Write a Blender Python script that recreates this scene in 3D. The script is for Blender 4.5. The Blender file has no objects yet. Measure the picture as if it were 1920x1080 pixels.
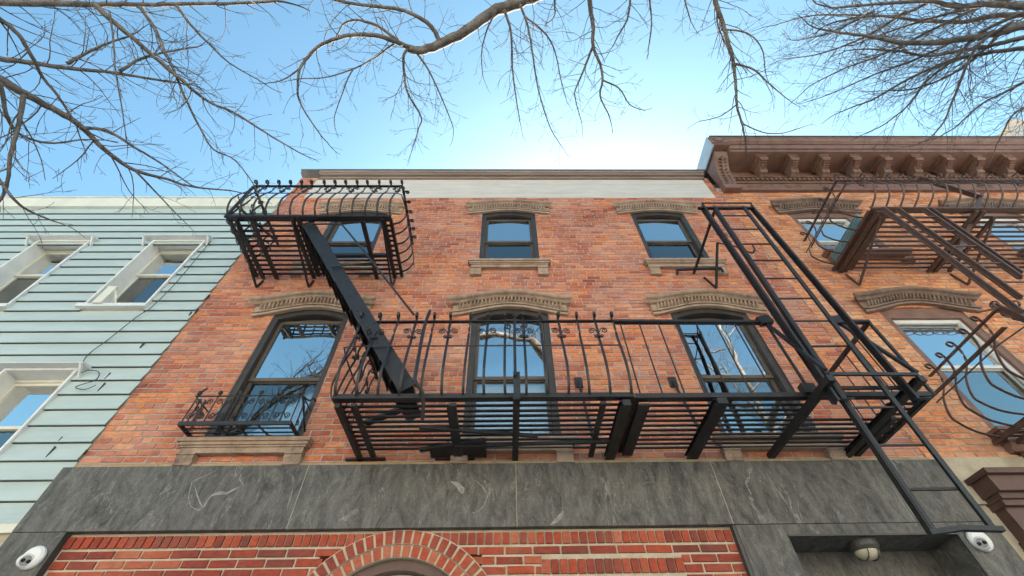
import bpy, math, random
from mathutils import Vector, Matrix
sc = bpy.context.scene
col = sc.collection
R = math.radians
PI = math.pi
# ------------------------------------------------------------ camera
CAM = Vector((0, -4.2, 1.6))
FPX, YAW, PIT, ROL = 815.94, R(-1.2772), R(49.6736), R(-1.1571)
_cy, _sy, _cp, _sp = math.cos(YAW), math.sin(YAW), math.cos(PIT), math.sin(PIT)
_r0, _f0, _u0 = Vector((1, 0, 0)), Vector((0, _cp, _sp)), Vector((0, -_sp, _cp))
_c, _s = math.cos(ROL), math.sin(ROL)
_Z = Matrix(((_cy, -_sy, 0), (_sy, _cy, 0), (0, 0, 1)))
AR, AU, AF = _Z @ (_c*_r0 + _s*_u0), _Z @ (-_s*_r0 + _c*_u0), _Z @ _f0
cd = bpy.data.cameras.new('camera')
cam = bpy.data.objects.new('camera', cd)
col.objects.link(cam)
cd.sensor_width = 36; cd.lens = FPX/1920*36; cd.clip_end = 2000; cd.clip_start = 0.05
m = Matrix((AR, AU, -AF)).transposed().to_4x4()
m.translation = CAM
cam.matrix_world = m
sc.camera = cam
def ray(px, py):
    return (px-960)*AR + (540-py)*AU + FPX*AF
def at(px, py, Y=0.0):
    d = ray(px, py); return CAM + d*((Y-CAM.y)/d.y)
def atz(px, py, z):
    d = ray(px, py); return CAM + d*((z-CAM.z)/d.z)
def ats(px, py, rad):
    return CAM + ray(px, py).normalized()*rad
# ------------------------------------------------------------ world, sun, exposure
SUN_EL, SUN_AZ = R(40), R(16)      # the sun stands behind the houses, a little to the right
w = bpy.data.worlds.new('World'); sc.world = w; w.use_nodes = True
nt = w.node_tree
bg = nt.nodes['Background']
sky = nt.nodes.new('ShaderNodeTexSky')
sky.sky_type = 'NISHITA'; sky.sun_disc = False
sky.sun_elevation = SUN_EL; sky.sun_rotation = SUN_AZ
sky.air_density = 1.0; sky.dust_density = 2.1; sky.ozone_density = 1.6
tint = nt.nodes.new('ShaderNodeMix'); tint.data_type = 'RGBA'; tint.blend_type = 'MULTIPLY'; tint.inputs[0].default_value = 1
tint.inputs[7].default_value = (.71, 1.02, .96, 1)
nt.links.new(sky.outputs[0], tint.inputs[6]); nt.links.new(tint.outputs[2], bg.inputs[0]); bg.inputs[1].default_value = 0.078
sl = bpy.data.lights.new('sun', 'SUN'); so = bpy.data.objects.new('sun', sl); col.objects.link(so)
sl.energy = 5.0; sl.angle = R(0.5); sl.color = (1, .95, .87)
sd = Vector((math.sin(SUN_AZ)*math.cos(SUN_EL), math.cos(SUN_AZ)*math.cos(SUN_EL), math.sin(SUN_EL)))
so.rotation_euler = sd.to_track_quat('Z', 'Y').to_euler()
sc.view_settings.view_transform = 'Standard'; sc.view_settings.look = 'None'
sc.view_settings.exposure = 2.17; sc.view_settings.gamma = 1
# ------------------------------------------------------------ materials
def mat(name, c, rough=.7, c2=None, nscale=6., bump=0., bscale=60., spec=.5, metal=0., mixw=1., stretch=(1, 1, 1), c3=None, s3=1.5, t3=(.55, .7)):
    M = bpy.data.materials.new(name); M.use_nodes = True
    t = M.node_tree; b = t.nodes['Principled BSDF']; L = t.links.new
    b.inputs['Roughness'].default_value = rough; b.inputs['Metallic'].default_value = metal
    b.inputs['Specular IOR Level'].default_value = spec
    b.inputs['Base Color'].default_value = (*c, 1)
    tc = t.nodes.new('ShaderNodeTexCoord'); mp = t.nodes.new('ShaderNodeMapping')
    mp.inputs['Scale'].default_value = stretch
    geo = t.nodes.new('ShaderNodeNewGeometry')
    L(geo.outputs['Position'], mp.inputs[0])
    if c2 or c3:
        n = t.nodes.new('ShaderNodeTexNoise'); n.inputs['Scale'].default_value = nscale; n.inputs['Detail'].default_value = 8; n.inputs['Roughness'].default_value = .65
        L(mp.outputs[0], n.inputs[0])
        r = t.nodes.new('ShaderNodeValToRGB'); r.color_ramp.elements[0].position = .36; r.color_ramp.elements[1].position = .66
        r.color_ramp.elements[0].color = (*c, 1); r.color_ramp.elements[1].color = (*(c2 or c), 1)
        L(n.outputs[0], r.inputs[0]); out = r.outputs[0]
        if c3:
            n3 = t.nodes.new('ShaderNodeTexNoise'); n3.inputs['Scale'].default_value = s3; n3.inputs['Detail'].default_value = 10; n3.inputs['Roughness'].default_value = .7
            L(mp.outputs[0], n3.inputs[0])
            mr = t.nodes.new('ShaderNodeMapRange'); mr.inputs[1].default_value = t3[0]; mr.inputs[2].default_value = t3[1]
            L(n3.outputs[0], mr.inputs[0])
            mx = t.nodes.new('ShaderNodeMix'); mx.data_type = 'RGBA'
            L(mr.outputs[0], mx.inputs[0]); L(out, mx.inputs[6]); mx.inputs[7].default_value = (*c3, 1); out = mx.outputs[2]
        L(out, b.inputs['Base Color'])
    if bump:
        n2 = t.nodes.new('ShaderNodeTexNoise'); n2.inputs['Scale'].default_value = bscale; n2.inputs['Detail'].default_value = 6
        L(mp.outputs[0], n2.inputs[0])
        bp = t.nodes.new('ShaderNodeBump'); bp.inputs['Strength'].default_value = bump; bp.inputs['Distance'].default_value = .01
        L(n2.outputs[0], bp.inputs['Height']); L(bp.outputs[0], b.inputs['Normal'])
    return M
def brick_mat(name, stops, stain=(.42, .33, .27), stainamt=.55, rough=.8, sscale=1.4, lo=.45, hi=.75, soot=None, var=.62):
    M = bpy.data.materials.new(name); M.use_nodes = True
    t = M.node_tree; b = t.nodes['Principled BSDF']; L = t.links.new
    b.inputs['Roughness'].default_value = rough; b.inputs['Specular IOR Level'].default_value = .3
    a = t.nodes.new('ShaderNodeAttribute'); a.attribute_name = 'rnd'
    sp = t.nodes.new('ShaderNodeSeparateColor'); L(a.outputs[0], sp.inputs[0])
    geo = t.nodes.new('ShaderNodeNewGeometry')
    n0 = t.nodes.new('ShaderNodeTexNoise'); n0.inputs['Scale'].default_value = 1.1; n0.inputs['Detail'].default_value = 4
    L(geo.outputs['Position'], n0.inputs[0])
    ad = t.nodes.new('ShaderNodeMath'); ad.operation = 'MULTIPLY_ADD'; L(n0.outputs[0], ad.inputs[0]); ad.inputs[1].default_value = 1.3; ad.inputs[2].default_value = -.65
    ad2 = t.nodes.new('ShaderNodeMath'); ad2.operation = 'ADD'; L(ad.outputs[0], ad2.inputs[0]); ad2.use_clamp = True
    ad3 = t.nodes.new('ShaderNodeMath'); ad3.operation = 'MULTIPLY_ADD'; L(sp.outputs[0], ad3.inputs[0]); ad3.inputs[1].default_value = var; ad3.inputs[2].default_value = .5-var/2; L(ad3.outputs[0], ad2.inputs[1])
    r = t.nodes.new('ShaderNodeValToRGB')
    e = r.color_ramp.elements
    e[0].position = stops[0][0]; e[0].color = (*stops[0][1], 1); e[1].position = stops[-1][0]; e[1].color = (*stops[-1][1], 1)
    for p, c in stops[1:-1]:
        k = e.new(p); k.color = (*c, 1)
    L(ad2.outputs[0], r.inputs[0])
    n = t.nodes.new('ShaderNodeTexNoise'); n.inputs['Scale'].default_value = 28; n.inputs['Detail'].default_value = 6; n.inputs['Roughness'].default_value = .7
    mp = t.nodes.new('ShaderNodeMapping'); mp.inputs['Scale'].default_value = (.55, 1, 1.3); L(geo.outputs['Position'], mp.inputs[0]); L(mp.outputs[0], n.inputs[0])
    # value change across each brick
    mr = t.nodes.new('ShaderNodeMapRange'); mr.inputs[1].default_value = .3; mr.inputs[2].default_value = .7; mr.inputs[3].default_value = .62; mr.inputs[4].default_value = 1.3
    L(n.outputs[0], mr.inputs[0])
    vm = t.nodes.new('ShaderNodeVectorMath'); vm.operation = 'SCALE'; L(r.outputs[0], vm.inputs[0]); L(mr.outputs[0], vm.inputs['Scale'])
    # pale lime bloom, patchy over the wall and stronger on some bricks
    n1 = t.nodes.new('ShaderNodeTexNoise'); n1.inputs['Scale'].default_value = sscale; n1.inputs['Detail'].default_value = 9; n1.inputs['Roughness'].default_value = .68
    L(geo.outputs['Position'], n1.inputs[0])
    s1 = t.nodes.new('ShaderNodeMath'); s1.operation = 'MULTIPLY_ADD'; L(sp.outputs[1], s1.inputs[0]); s1.inputs[1].default_value = .16; L(n1.outputs[0], s1.inputs[2])
    m2 = t.nodes.new('ShaderNodeMapRange'); m2.inputs[1].default_value = lo+.08; m2.inputs[2].default_value = hi+.10; m2.inputs[4].default_value = stainamt
    L(s1.outputs[0], m2.inputs[0])
    mx = t.nodes.new('ShaderNodeMix'); mx.data_type = 'RGBA'; L(m2.outputs[0], mx.inputs[0]); L(vm.outputs[0], mx.inputs[6]); mx.inputs[7].default_value = (*stain, 1)
    out = mx.outputs[2]
    if soot:
        n4 = t.nodes.new('ShaderNodeTexNoise'); n4.inputs['Scale'].default_value = .9; n4.inputs['Detail'].default_value = 9; n4.inputs['Roughness'].default_value = .72
        mp4 = t.nodes.new('ShaderNodeMapping'); mp4.inputs['Location'].default_value = (3.1, 0, 5.2); mp4.inputs['Scale'].default_value = (1.2, 1, .7); L(geo.outputs['Position'], mp4.inputs[0]); L(mp4.outputs[0], n4.inputs[0])
        m4 = t.nodes.new('ShaderNodeMapRange'); m4.inputs[1].default_value = .55; m4.inputs[2].default_value = .72; m4.inputs[4].default_value = .55
        L(n4.outputs[0], m4.inputs[0])
        m5 = t.nodes.new('ShaderNodeMix'); m5.data_type = 'RGBA'; L(m4.outputs[0], m5.inputs[0]); L(out, m5.inputs[6]); m5.inputs[7].default_value = (*soot, 1); out = m5.outputs[2]
    for loc, sc_, cc, th, am in (((2, 0, 1), (3.2, 1, .55), (.30, .17, .07), (.60, .72), .55), ((7, 0, 3), (4.5, 1, .4), (.13, .07, .05), (.62, .76), .5)):
        n6 = t.nodes.new('ShaderNodeTexNoise'); n6.inputs['Scale'].default_value = 1.0; n6.inputs['Detail'].default_value = 7; n6.inputs['Roughness'].default_value = .65
        mp6 = t.nodes.new('ShaderNodeMapping'); mp6.inputs['Location'].default_value = loc; mp6.inputs['Scale'].default_value = sc_; L(geo.outputs['Position'], mp6.inputs[0]); L(mp6.outputs[0], n6.inputs[0])
        m6 = t.nodes.new('ShaderNodeMapRange'); m6.inputs[1].default_value = th[0]; m6.inputs[2].default_value = th[1]; m6.inputs[4].default_value = am; L(n6.outputs[0], m6.inputs[0])
        m7 = t.nodes.new('ShaderNodeMix'); m7.data_type = 'RGBA'; L(m6.outputs[0], m7.inputs[0]); L(out, m7.inputs[6]); m7.inputs[7].default_value = (*cc, 1); out = m7.outputs[2]
    L(out, b.inputs['Base Color'])
    bp = t.nodes.new('ShaderNodeBump'); bp.inputs['Strength'].default_value = .5; bp.inputs['Distance'].default_value = .006
    L(n.outputs[0], bp.inputs['Height']); L(bp.outputs[0], b.inputs['Normal'])
    return M
def glass_mat(name, refl, tint=(.93, .97, 1.), wav=.02):
    M = bpy.data.materials.new(name); M.use_nodes = True
    t = M.node_tree; t.nodes.clear(); L = t.links.new
    o = t.nodes.new('ShaderNodeOutputMaterial'); g = t.nodes.new('ShaderNodeBsdfGlossy'); tr = t.nodes.new('ShaderNodeBsdfTransparent')
    mx = t.nodes.new('ShaderNodeMixShader'); g.inputs['Roughness'].default_value = .012; g.inputs['Color'].default_value = (*tint, 1)
    lw = t.nodes.new('ShaderNodeFresnel'); lw.inputs['IOR'].default_value = 1.5
    ma = t.nodes.new('ShaderNodeMath'); ma.operation = 'ADD'; ma.inputs[1].default_value = refl; ma.use_clamp = True
    L(lw.outputs[0], ma.inputs[0]); L(ma.outputs[0], mx.inputs[0]); L(tr.outputs[0], mx.inputs[1]); L(g.outputs[0], mx.inputs[2]); L(mx.outputs[0], o.inputs[0])
    tr.inputs['Color'].default_value = (.86, .9, .92, 1)
    geo = t.nodes.new('ShaderNodeNewGeometry'); n = t.nodes.new('ShaderNodeTexNoise'); n.inputs['Scale'].default_value = 2.2; n.inputs['Detail'].default_value = 1
    L(geo.outputs['Position'], n.inputs[0])
    bp = t.nodes.new('ShaderNodeBump'); bp.inputs['Strength'].default_value = wav*5; bp.inputs['Distance'].default_value = .05
    L(n.outputs[0], bp.inputs['Height']); L(bp.outputs[0], g.inputs['Normal'])
    return M
def slate_mat(name):
    M = bpy.data.materials.new(name); M.use_nodes = True
    t = M.node_tree; b = t.nodes['Principled BSDF']; L = t.links.new
    b.inputs['Roughness'].default_value = .55; b.inputs['Specular IOR Level'].default_value = .35
    geo = t.nodes.new('ShaderNodeNewGeometry'); mp = t.nodes.new('ShaderNodeMapping')
    mp.inputs['Rotation'].default_value = (0, R(-28), 0); mp.inputs['Scale'].default_value = (2.6, 1, 1.0)
    a = t.nodes.new('ShaderNodeAttribute'); a.attribute_name = 'rnd'
    vs = t.nodes.new('ShaderNodeVectorMath'); vs.operation = 'SCALE'; L(a.outputs[0], vs.inputs[0]); vs.inputs['Scale'].default_value = 9
    va = t.nodes.new('ShaderNodeVectorMath'); va.operation = 'ADD'; L(geo.outputs['Position'], va.inputs[0]); L(vs.outputs[0], va.inputs[1]); L(va.outputs[0], mp.inputs[0])
    def noise(s, d, ro, dist):
        n = t.nodes.new('ShaderNodeTexNoise'); n.inputs['Scale'].default_value = s; n.inputs['Detail'].default_value = d
        n.inputs['Roughness'].default_value = ro; n.inputs['Distortion'].default_value = dist; L(mp.outputs[0], n.inputs[0]); return n
    n1 = noise(3.4, 12, .72, .9)
    r = t.nodes.new('ShaderNodeValToRGB'); e = r.color_ramp.elements
    e[0].position = .34; e[0].color = (.034, .033, .031, 1); e[1].position = .70; e[1].color = (.165, .155, .138, 1)
    L(n1.outputs[0], r.inputs[0])
    def veins(s, dist, width, amt):
        n = noise(s, 5, .55, dist)
        su = t.nodes.new('ShaderNodeMath'); su.operation = 'SUBTRACT'; su.inputs[1].default_value = .5; L(n.outputs[0], su.inputs[0])
        ab = t.nodes.new('ShaderNodeMath'); ab.operation = 'ABSOLUTE'; L(su.outputs[0], ab.inputs[0])
        mr = t.nodes.new('ShaderNodeMapRange'); mr.inputs[1].default_value = 0; mr.inputs[2].default_value = width; mr.inputs[3].default_value = 1; mr.inputs[4].default_value = 0
        L(ab.outputs[0], mr.inputs[0])
        k = noise(s*1.7, 3, .6, 0); k2 = t.nodes.new('ShaderNodeMapRange'); k2.inputs[1].default_value = .53; k2.inputs[2].default_value = .66; k2.inputs[4].default_value = amt
        L(k.outputs[0], k2.inputs[0])
        mu = t.nodes.new('ShaderNodeMath'); mu.operation = 'MULTIPLY'; L(mr.outputs[0], mu.inputs[0]); L(k2.outputs[0], mu.inputs[1]); return mu
    out = r.outputs[0]
    for s, di, wd, am, cc in ((.8, 1.4, .010, .6, (.38, .37, .34)), (1.9, 1.2, .013, .75, (.28, .27, .25)), (4.5, .9, .022, .75, (.22, .21, .195)), (9, .7, .04, .6, (.19, .18, .168))):
        v = veins(s, di, wd, am)
        mx = t.nodes.new('ShaderNodeMix'); mx.data_type = 'RGBA'; L(v.outputs[0], mx.inputs[0]); L(out, mx.inputs[6]); mx.inputs[7].default_value = (*cc, 1); out = mx.outputs[2]
    # fine grain
    n5 = t.nodes.new('ShaderNodeTexNoise'); n5.inputs['Scale'].default_value = 90; n5.inputs['Detail'].default_value = 3; L(geo.outputs['Position'], n5.inputs[0])
    m5 = t.nodes.new('ShaderNodeMapRange'); m5.inputs[1].default_value = .3; m5.inputs[2].default_value = .7; m5.inputs[3].default_value = .8; m5.inputs[4].default_value = 1.2; L(n5.outputs[0], m5.inputs[0])
    vm = t.nodes.new('ShaderNodeVectorMath'); vm.operation = 'SCALE'; L(out, vm.inputs[0]); L(m5.outputs[0], vm.inputs['Scale'])
    L(vm.outputs[0], b.inputs['Base Color'])
    bp = t.nodes.new('ShaderNodeBump'); bp.inputs['Strength'].default_value = .35; bp.inputs['Distance'].default_value = .008
    L(n1.outputs[0], bp.inputs['Height']); L(bp.outputs[0], b.inputs['Normal'])
    return M
M = {}
M['brick'] = brick_mat('old red brick', [(0, (.23, .062, .04)), (.2, (.36, .095, .055)), (.5, (.48, .145, .070)), (.78, (.62, .205, .075)), (1, (.66, .28, .13))], stain=(.56, .36, .29), stainamt=.5, soot=(.28, .14, .11), lo=.40, hi=.70)
M['brick_orange'] = brick_mat('orange brick', [(0, (.36, .12, .07)), (.3, (.50, .175, .075)), (.6, (.66, .24, .09)), (1, (.74, .36, .17))], stain=(.68, .48, .35), stainamt=.6, soot=(.34, .18, .12))
M['brick_red'] = brick_mat('new red brick', [(0, (.15, .032, .022)), (.3, (.25, .036, .018)), (.7, (.36, .055, .022)), (1, (.42, .12, .06))], stain=(.42, .2, .13), stainamt=.25, rough=.6, var=.75)
M['mortar'] = mat('grey lime mortar', (.29, .245, .20), .9, (.45, .39, .33), 14, .4, 120)
M['mortar_pale'] = mat('pale mortar', (.42, .36, .26), .9, (.52, .46, .36), 10, .4, 120)
M['brown'] = mat('weathered brownstone paint', (.27, .185, .13), .75, (.42, .305, .22), 7, .5, 45, c3=(.12, .085, .065), s3=3.2, t3=(.55, .72), stretch=(1, 1, .6))
M['brown_dark'] = mat('chocolate brown paint', (.165, .085, .06), .55, (.23, .125, .092), 5, .3, 50, c3=(.31, .21, .165), s3=4, t3=(.6, .75))
M['hood_right'] = mat('dull umber stone paint', (.17, .11, .08), .7, (.26, .18, .135), 7, .5, 45, c3=(.08, .055, .045), s3=3.2)
M['band'] = mat('cream parapet stucco', (.50, .45, .40), .85, (.58, .53, .475), 3, .3, 40, c3=(.47, .41, .36), s3=2.2, stretch=(.5, 1, 3))
M['stone'] = mat('dirty limestone band', (.36, .31, .22), .85, (.52, .46, .35), 4, .5, 30, c3=(.22, .17, .11), s3=3)
M['coping'] = mat('lead coping', (.10, .10, .105), .5, (.16, .16, .165), 5)
M['slate'] = slate_mat('veined dark slate')
M['casing'] = mat('black brown window casing', (.030, .024, .022), .5, (.05, .042, .038), 8, .3, 60, c3=(.10, .09, .085), s3=9, t3=(.66, .72))
M['sash'] = mat('taupe sash paint', (.085, .065, .05), .5, (.12, .095, .075), 5)
M['white'] = mat('aged white paint', (.62, .62, .60), .6, (.74, .74, .72), 4, .2, 50, c3=(.45, .40, .32), s3=5, t3=(.6, .75))
M['iron'] = mat('black iron paint', (.009, .009, .010), .42, (.016, .016, .018), 20, .5, 130, spec=.5, c3=(.035, .026, .020), s3=12, t3=(.63, .74))
M['iron_brown'] = mat('brown iron paint', (.072, .041, .030), .45, (.11, .064, .048), 20, .4, 120, c3=(.13, .06, .035), s3=10, t3=(.62, .74))
M['siding'] = mat('pale mint siding', (.40, .48, .465), .62, (.47, .555, .535), 2.5, .12, 20, c3=(.37, .44, .43), s3=1.6, t3=(.55, .8), stretch=(.35, 1, 2))
M['brown_deep'] = mat('deep brown paint', (.075, .036, .028), .5, (.11, .056, .044), 5, .3, 50, c3=(.17, .10, .08), s3=4, t3=(.6, .75))
M['gutter'] = mat('grey brown gutter paint', (.20, .145, .12), .6, (.29, .22, .185), 4, .2, 40, stretch=(.3, 1, 2))
M['plate'] = mat('grey lens plate', (.30, .30, .30), .4)
M['vein'] = mat('pale quartz vein', (.15, .145, .135), .5, (.29, .28, .26), 40)
M['shade_joint'] = mat('dark board shade lines and joints', (.05, .055, .046), .9, (.09, .095, .08), 5)  # shadow lines under the boards as dark colour; butt joints use it too
M['cream'] = mat('cream fascia paint', (.62, .60, .50), .6, (.70, .68, .58), 2, .1, 20, c3=(.40, .36, .27), s3=7, t3=(.62, .75), stretch=(1, 1, .25))
M['bark'] = mat('grey brown bark', (.095, .082, .073), .9, (.21, .19, .17), 9, .8, 60, c3=(.07, .05, .04), s3=14, t3=(.55, .65))
M['twig'] = mat('reddish grey twig', (.065, .048, .040), .85, (.16, .125, .10), 12)
M['glass'] = glass_mat('clear window glass', .66, (1, .98, .93), .012)
M['glass_low'] = glass_mat('screened window glass', .20, (.95, .92, .86), .008)
M['glass_mid'] = glass_mat('lower sash glass', .36, (1, .97, .9), .012)
M['blind'] = mat('pale roller blind', (.84, .85, .84), .8, (.9, .9, .9), 2)
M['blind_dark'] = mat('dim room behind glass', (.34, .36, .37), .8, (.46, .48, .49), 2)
M['curtain'] = mat('white curtain', (.80, .80, .76), .8, (.88, .88, .84), 9, .6, 14, stretch=(6, 1, .4))
M['plastic'] = mat('white camera plastic', (.72, .72, .70), .35)
M['lens'] = mat('black lens glass', (.01, .01, .012), .08)
M['lampmetal'] = mat('dark lamp metal', (.05, .048, .045), .45)
M['diffuser'] = mat('yellowed glass diffuser', (.42, .38, .27), .18, (.55, .50, .37), 6, .2, 15)
M['infill'] = mat('olive cream painted panel', (.42, .41, .33), .6, (.48, .47, .39), 5)
M['teal'] = mat('teal louvre paint', (.13, .25, .27), .6, (.22, .36, .38), 9)
M['ledge'] = mat('greenish stained mortar', (.28, .22, .12), .9, (.45, .33, .20), 8, .6, 40, c3=(.12, .10, .05), s3=6)
M['asphalt'] = mat('asphalt', (.045, .045, .047), .85, (.07, .07, .07), 3, .4, 80)
M['concrete'] = mat('concrete paving', (.45, .43, .40), .85, (.55, .53, .49), 2, .3, 60)
M['render'] = mat('pale painted masonry', (.62, .56, .48), .85, (.72, .66, .58), 2)
M['cable'] = mat('black cable', (.02, .02, .022), .5)
# ------------------------------------------------------------ mesh helpers
class MB:
    def __init__(s): s.v = []; s.f = []; s.a = []; s.cur = (0, 0, 0)
    def face(s, *i): s.f.append(i); s.a.append(s.cur)
    def box(s, x0, x1, y0, y1, z0, z1, taper=None):
        b = len(s.v)
        for z in (z0, z1):
            for y in (y0, y1):
                for x in (x0, x1): s.v.append((x, y, z))
        for q in ((0, 2, 3, 1), (4, 5, 7, 6), (0, 1, 5, 4), (2, 6, 7, 3), (0, 4, 6, 2), (1, 3, 7, 5)): s.face(*[b+i for i in q])
        return s
    def bar(s, p, q, wd, h, up=(0, 0, 1)):
        p, q = Vector(p), Vector(q); d = (q-p).normalized(); up = Vector(up)
        sx = d.cross(up)
        if sx.length < 1e-4: sx = d.cross(Vector((0, 1, 0)))
        sx.normalize(); uz = sx.cross(d).normalized(); b = len(s.v)
        for c in (p, q):
            for i, j in ((-1, -1), (1, -1), (1, 1), (-1, 1)): s.v.append(tuple(c + sx*(i*wd/2) + uz*(j*h/2)))
        s.face(b+3, b+2, b+1, b); s.face(b+4, b+5, b+6, b+7)
        for i in range(4): j = (i+1) % 4; s.face(b+i, b+j, b+4+j, b+4+i)
        return s
    def tube(s, pts, r, n=5, cap=True):
        pts = [Vector(p) for p in pts]; k = len(pts)
        rs = r if isinstance(r, (list, tuple)) else [r]*k
        b = len(s.v); N = None
        for i, p in enumerate(pts):
            T = (pts[min(i+1, k-1)] - pts[max(i-1, 0)])
            if T.length < 1e-9: T = Vector((0, 0, 1))
            T.normalize()
            if N is None:
                N = T.orthogonal().normalized()
            else:
                N = (N - T*N.dot(T))
                N = N.normalized() if N.length > 1e-6 else T.orthogonal().normalized()
            B = T.cross(N)
            for j in range(n):
                a = 2*PI*j/n; s.v.append(tuple(p + (N*math.cos(a)+B*math.sin(a))*rs[i]))
        for i in range(k-1):
            for j in range(n):
                j2 = (j+1) % n; s.face(b+i*n+j, b+i*n+j2, b+(i+1)*n+j2, b+(i+1)*n+j)
        if cap:
            s.face(*[b+j for j in range(n)][::-1]); s.face(*[b+(k-1)*n+j for j in range(n)])
        return s
    def sweep(s, pts, wd, th, tw=None):
        """flat bar swept in the local (out, z) plane; pts are (out, z); out = -y"""
        b = len(s.v); k = len(pts)
        for i, (o, z) in enumerate(pts):
            a, c = pts[max(i-1, 0)], pts[min(i+1, k-1)]
            t = Vector((c[0]-a[0], c[1]-a[1])); t.normalize() if t.length > 1e-9 else None
            n = Vector((0, -t.y, -t.x)) if True else None   # normal in (x=0): (-y axis)
            n = Vector((0, -t[1], -t[0])); n = Vector((0, t[1]*-1, -t[0])).normalized()
            X = Vector((1, 0, 0)); tg = Vector((0, -t[0], t[1]))
            n = X.cross(tg)
            an = tw[i] if tw else 0
            ww, tt = (wd, th)
            A = X*math.cos(an) + n*math.sin(an); Bn = n*math.cos(an) - X*math.sin(an)
            for si, sj in ((-1, -1), (1, -1), (1, 1), (-1, 1)):
                s.v.append(tuple(Vector((0, -o, z)) + A*(si*ww/2) + Bn*(sj*tt/2)))
        for i in range(k-1):
            for j in range(4):
                j2 = (j+1) % 4; s.face(b+i*4+j, b+i*4+j2, b+(i+1)*4+j2, b+(i+1)*4+j)
        s.face(b+3, b+2, b+1, b); e = b+(k-1)*4; s.face(e, e+1, e+2, e+3)
        return s
    def prism(s, poly, y0, y1, axis='y'):
        b = len(s.v); n = len(poly)
        for y in (y0, y1):
            for u, v in poly: s.v.append((u, y, v) if axis == 'y' else (y, u, v))
        s.face(*range(b, b+n)); s.face(*[b+n+i for i in range(n)][::-1])
        for i in range(n): j = (i+1) % n; s.face(b+j, b+i, b+n+i, b+n+j)
        return s
    def cyl(s, p, q, r, n=16): return s.tube([p, q], r, n)
    def lathe(s, c, axis, prof, n=20):
        """prof: (distance along axis, radius)"""
        ax = Vector(axis).normalized(); N = ax.orthogonal().normalized(); B = ax.cross(N); b = len(s.v); c = Vector(c)
        for d, r in prof:
            for j in range(n):
                a = 2*PI*j/n; s.v.append(tuple(c + ax*d + (N*math.cos(a)+B*math.sin(a))*max(r, 1e-4)))
        for i in range(len(prof)-1):
            for j in range(n):
                j2 = (j+1) % n; s.face(b+i*n+j, b+i*n+j2, b+(i+1)*n+j2, b+(i+1)*n+j)
        s.face(*[b+j for j in range(n)][::-1]); s.face(*[b+(len(prof)-1)*n+j for j in range(n)])
        return s
    def build(s, name, material, parent=None, smooth=False, attr=False, loc=None, rz=0):
        me = bpy.data.meshes.new(name); me.from_pydata(s.v, [], s.f)
        if attr:
            at_ = me.attributes.new('rnd', 'FLOAT_COLOR', 'FACE')
            fl = []
            for a in s.a: fl += [a[0], a[1], a[2], 1]
            at_.data.foreach_set('color', fl)
        me.materials.append(material)
        if smooth: me.polygons.foreach_set('use_smooth', [True]*len(me.polygons))
        me.update()
        o = bpy.data.objects.new(name, me); col.objects.link(o)
        if parent is not None: o.parent = parent
        if loc is not None: o.location = loc
        o.rotation_euler.z = rz
        return o
def tag(o, label=None, cat=None, group=None, kind=None):
    if label: o['label'] = label
    if cat: o['category'] = cat
    if group: o['group'] = group
    if kind: o['kind'] = kind
    return o
def thing(name, label, cat, group=None):
    o = bpy.data.objects.new(name, None); col.objects.link(o); o.empty_display_size = .2
    return tag(o, label, cat, group)
def dup(o, parent, loc, rz=0):
    c = o.copy(); col.objects.link(c); c.parent = parent; c.location = loc; c.rotation_euler = (0, 0, rz); return c
def cuts(a, b, holes):
    seg = [(a, b)]
    for h0, h1 in holes:
        ns = []
        for s0, s1 in seg:
            if h1 <= s0 or h0 >= s1: ns.append((s0, s1)); continue
            if s0 < h0: ns.append((s0, h0))
            if h1 < s1: ns.append((h1, s1))
        seg = ns
    return seg
rb = random.Random(7)
def bricks(mb, x0, x1, z0, z1, Y, openings, bl=.219, ch=.0707, head=6, joint=.0095, jx=None, prot=.006):
    """openings: functions z0,z1 -> hole interval or rects (x0,x1,z0,z1)"""
    n = int(round((z1-z0)/ch)); 
    for i in range(n):
        za = z0 + i*ch; zb = za + ch - joint
        hd = head and (i % head == head-2)
        L = bl/2 if hd else bl
        off = (0 if i % 2 else L*.5) + rb.uniform(-.02, .02)
        x = x0 - off
        holes = []
        for op in openings:
            h = op(za, za+ch) if callable(op) else ((op[0], op[1]) if (za + ch > op[2]+.01 and za < op[3]-.01) else None)
            if h: holes.append(h)
        while x < x1:
            l = L*rb.uniform(.95, 1.05); a, b = max(x, x0), min(x+l-joint, x1); x += l
            if b-a < .02: continue
            for s0, s1 in cuts(a, b, holes):
                if s1-s0 < .02: continue
                j = lambda q=.0025: rb.uniform(-q, q)
                yf = Y - prot - rb.uniform(-.003, .004); yb = Y + .012; k = len(mb.v)
                c = .004
                tilt = j(.002)
                fr = [(s0+c+j(), za+c+j()), (s1-c+j(), za+c+j()), (s1-c+j(), zb-c+j()), (s0+c+j(), zb-c+j())]
                bk = [(s0, za), (s1, za), (s1, zb), (s0, zb)]
                for q, (u, v) in enumerate(fr): mb.v.append((u, yf + (tilt if q > 1 else 0), v))
                for u, v in bk: mb.v.append((u, yb, v))
                mb.cur = (rb.random(), rb.random(), rb.random())
                mb.face(k, k+1, k+2, k+3)
                for q in range(4): q2 = (q+1) % 4; mb.face(k+q2, k+q, k+4+q, k+4+q2)
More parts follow.
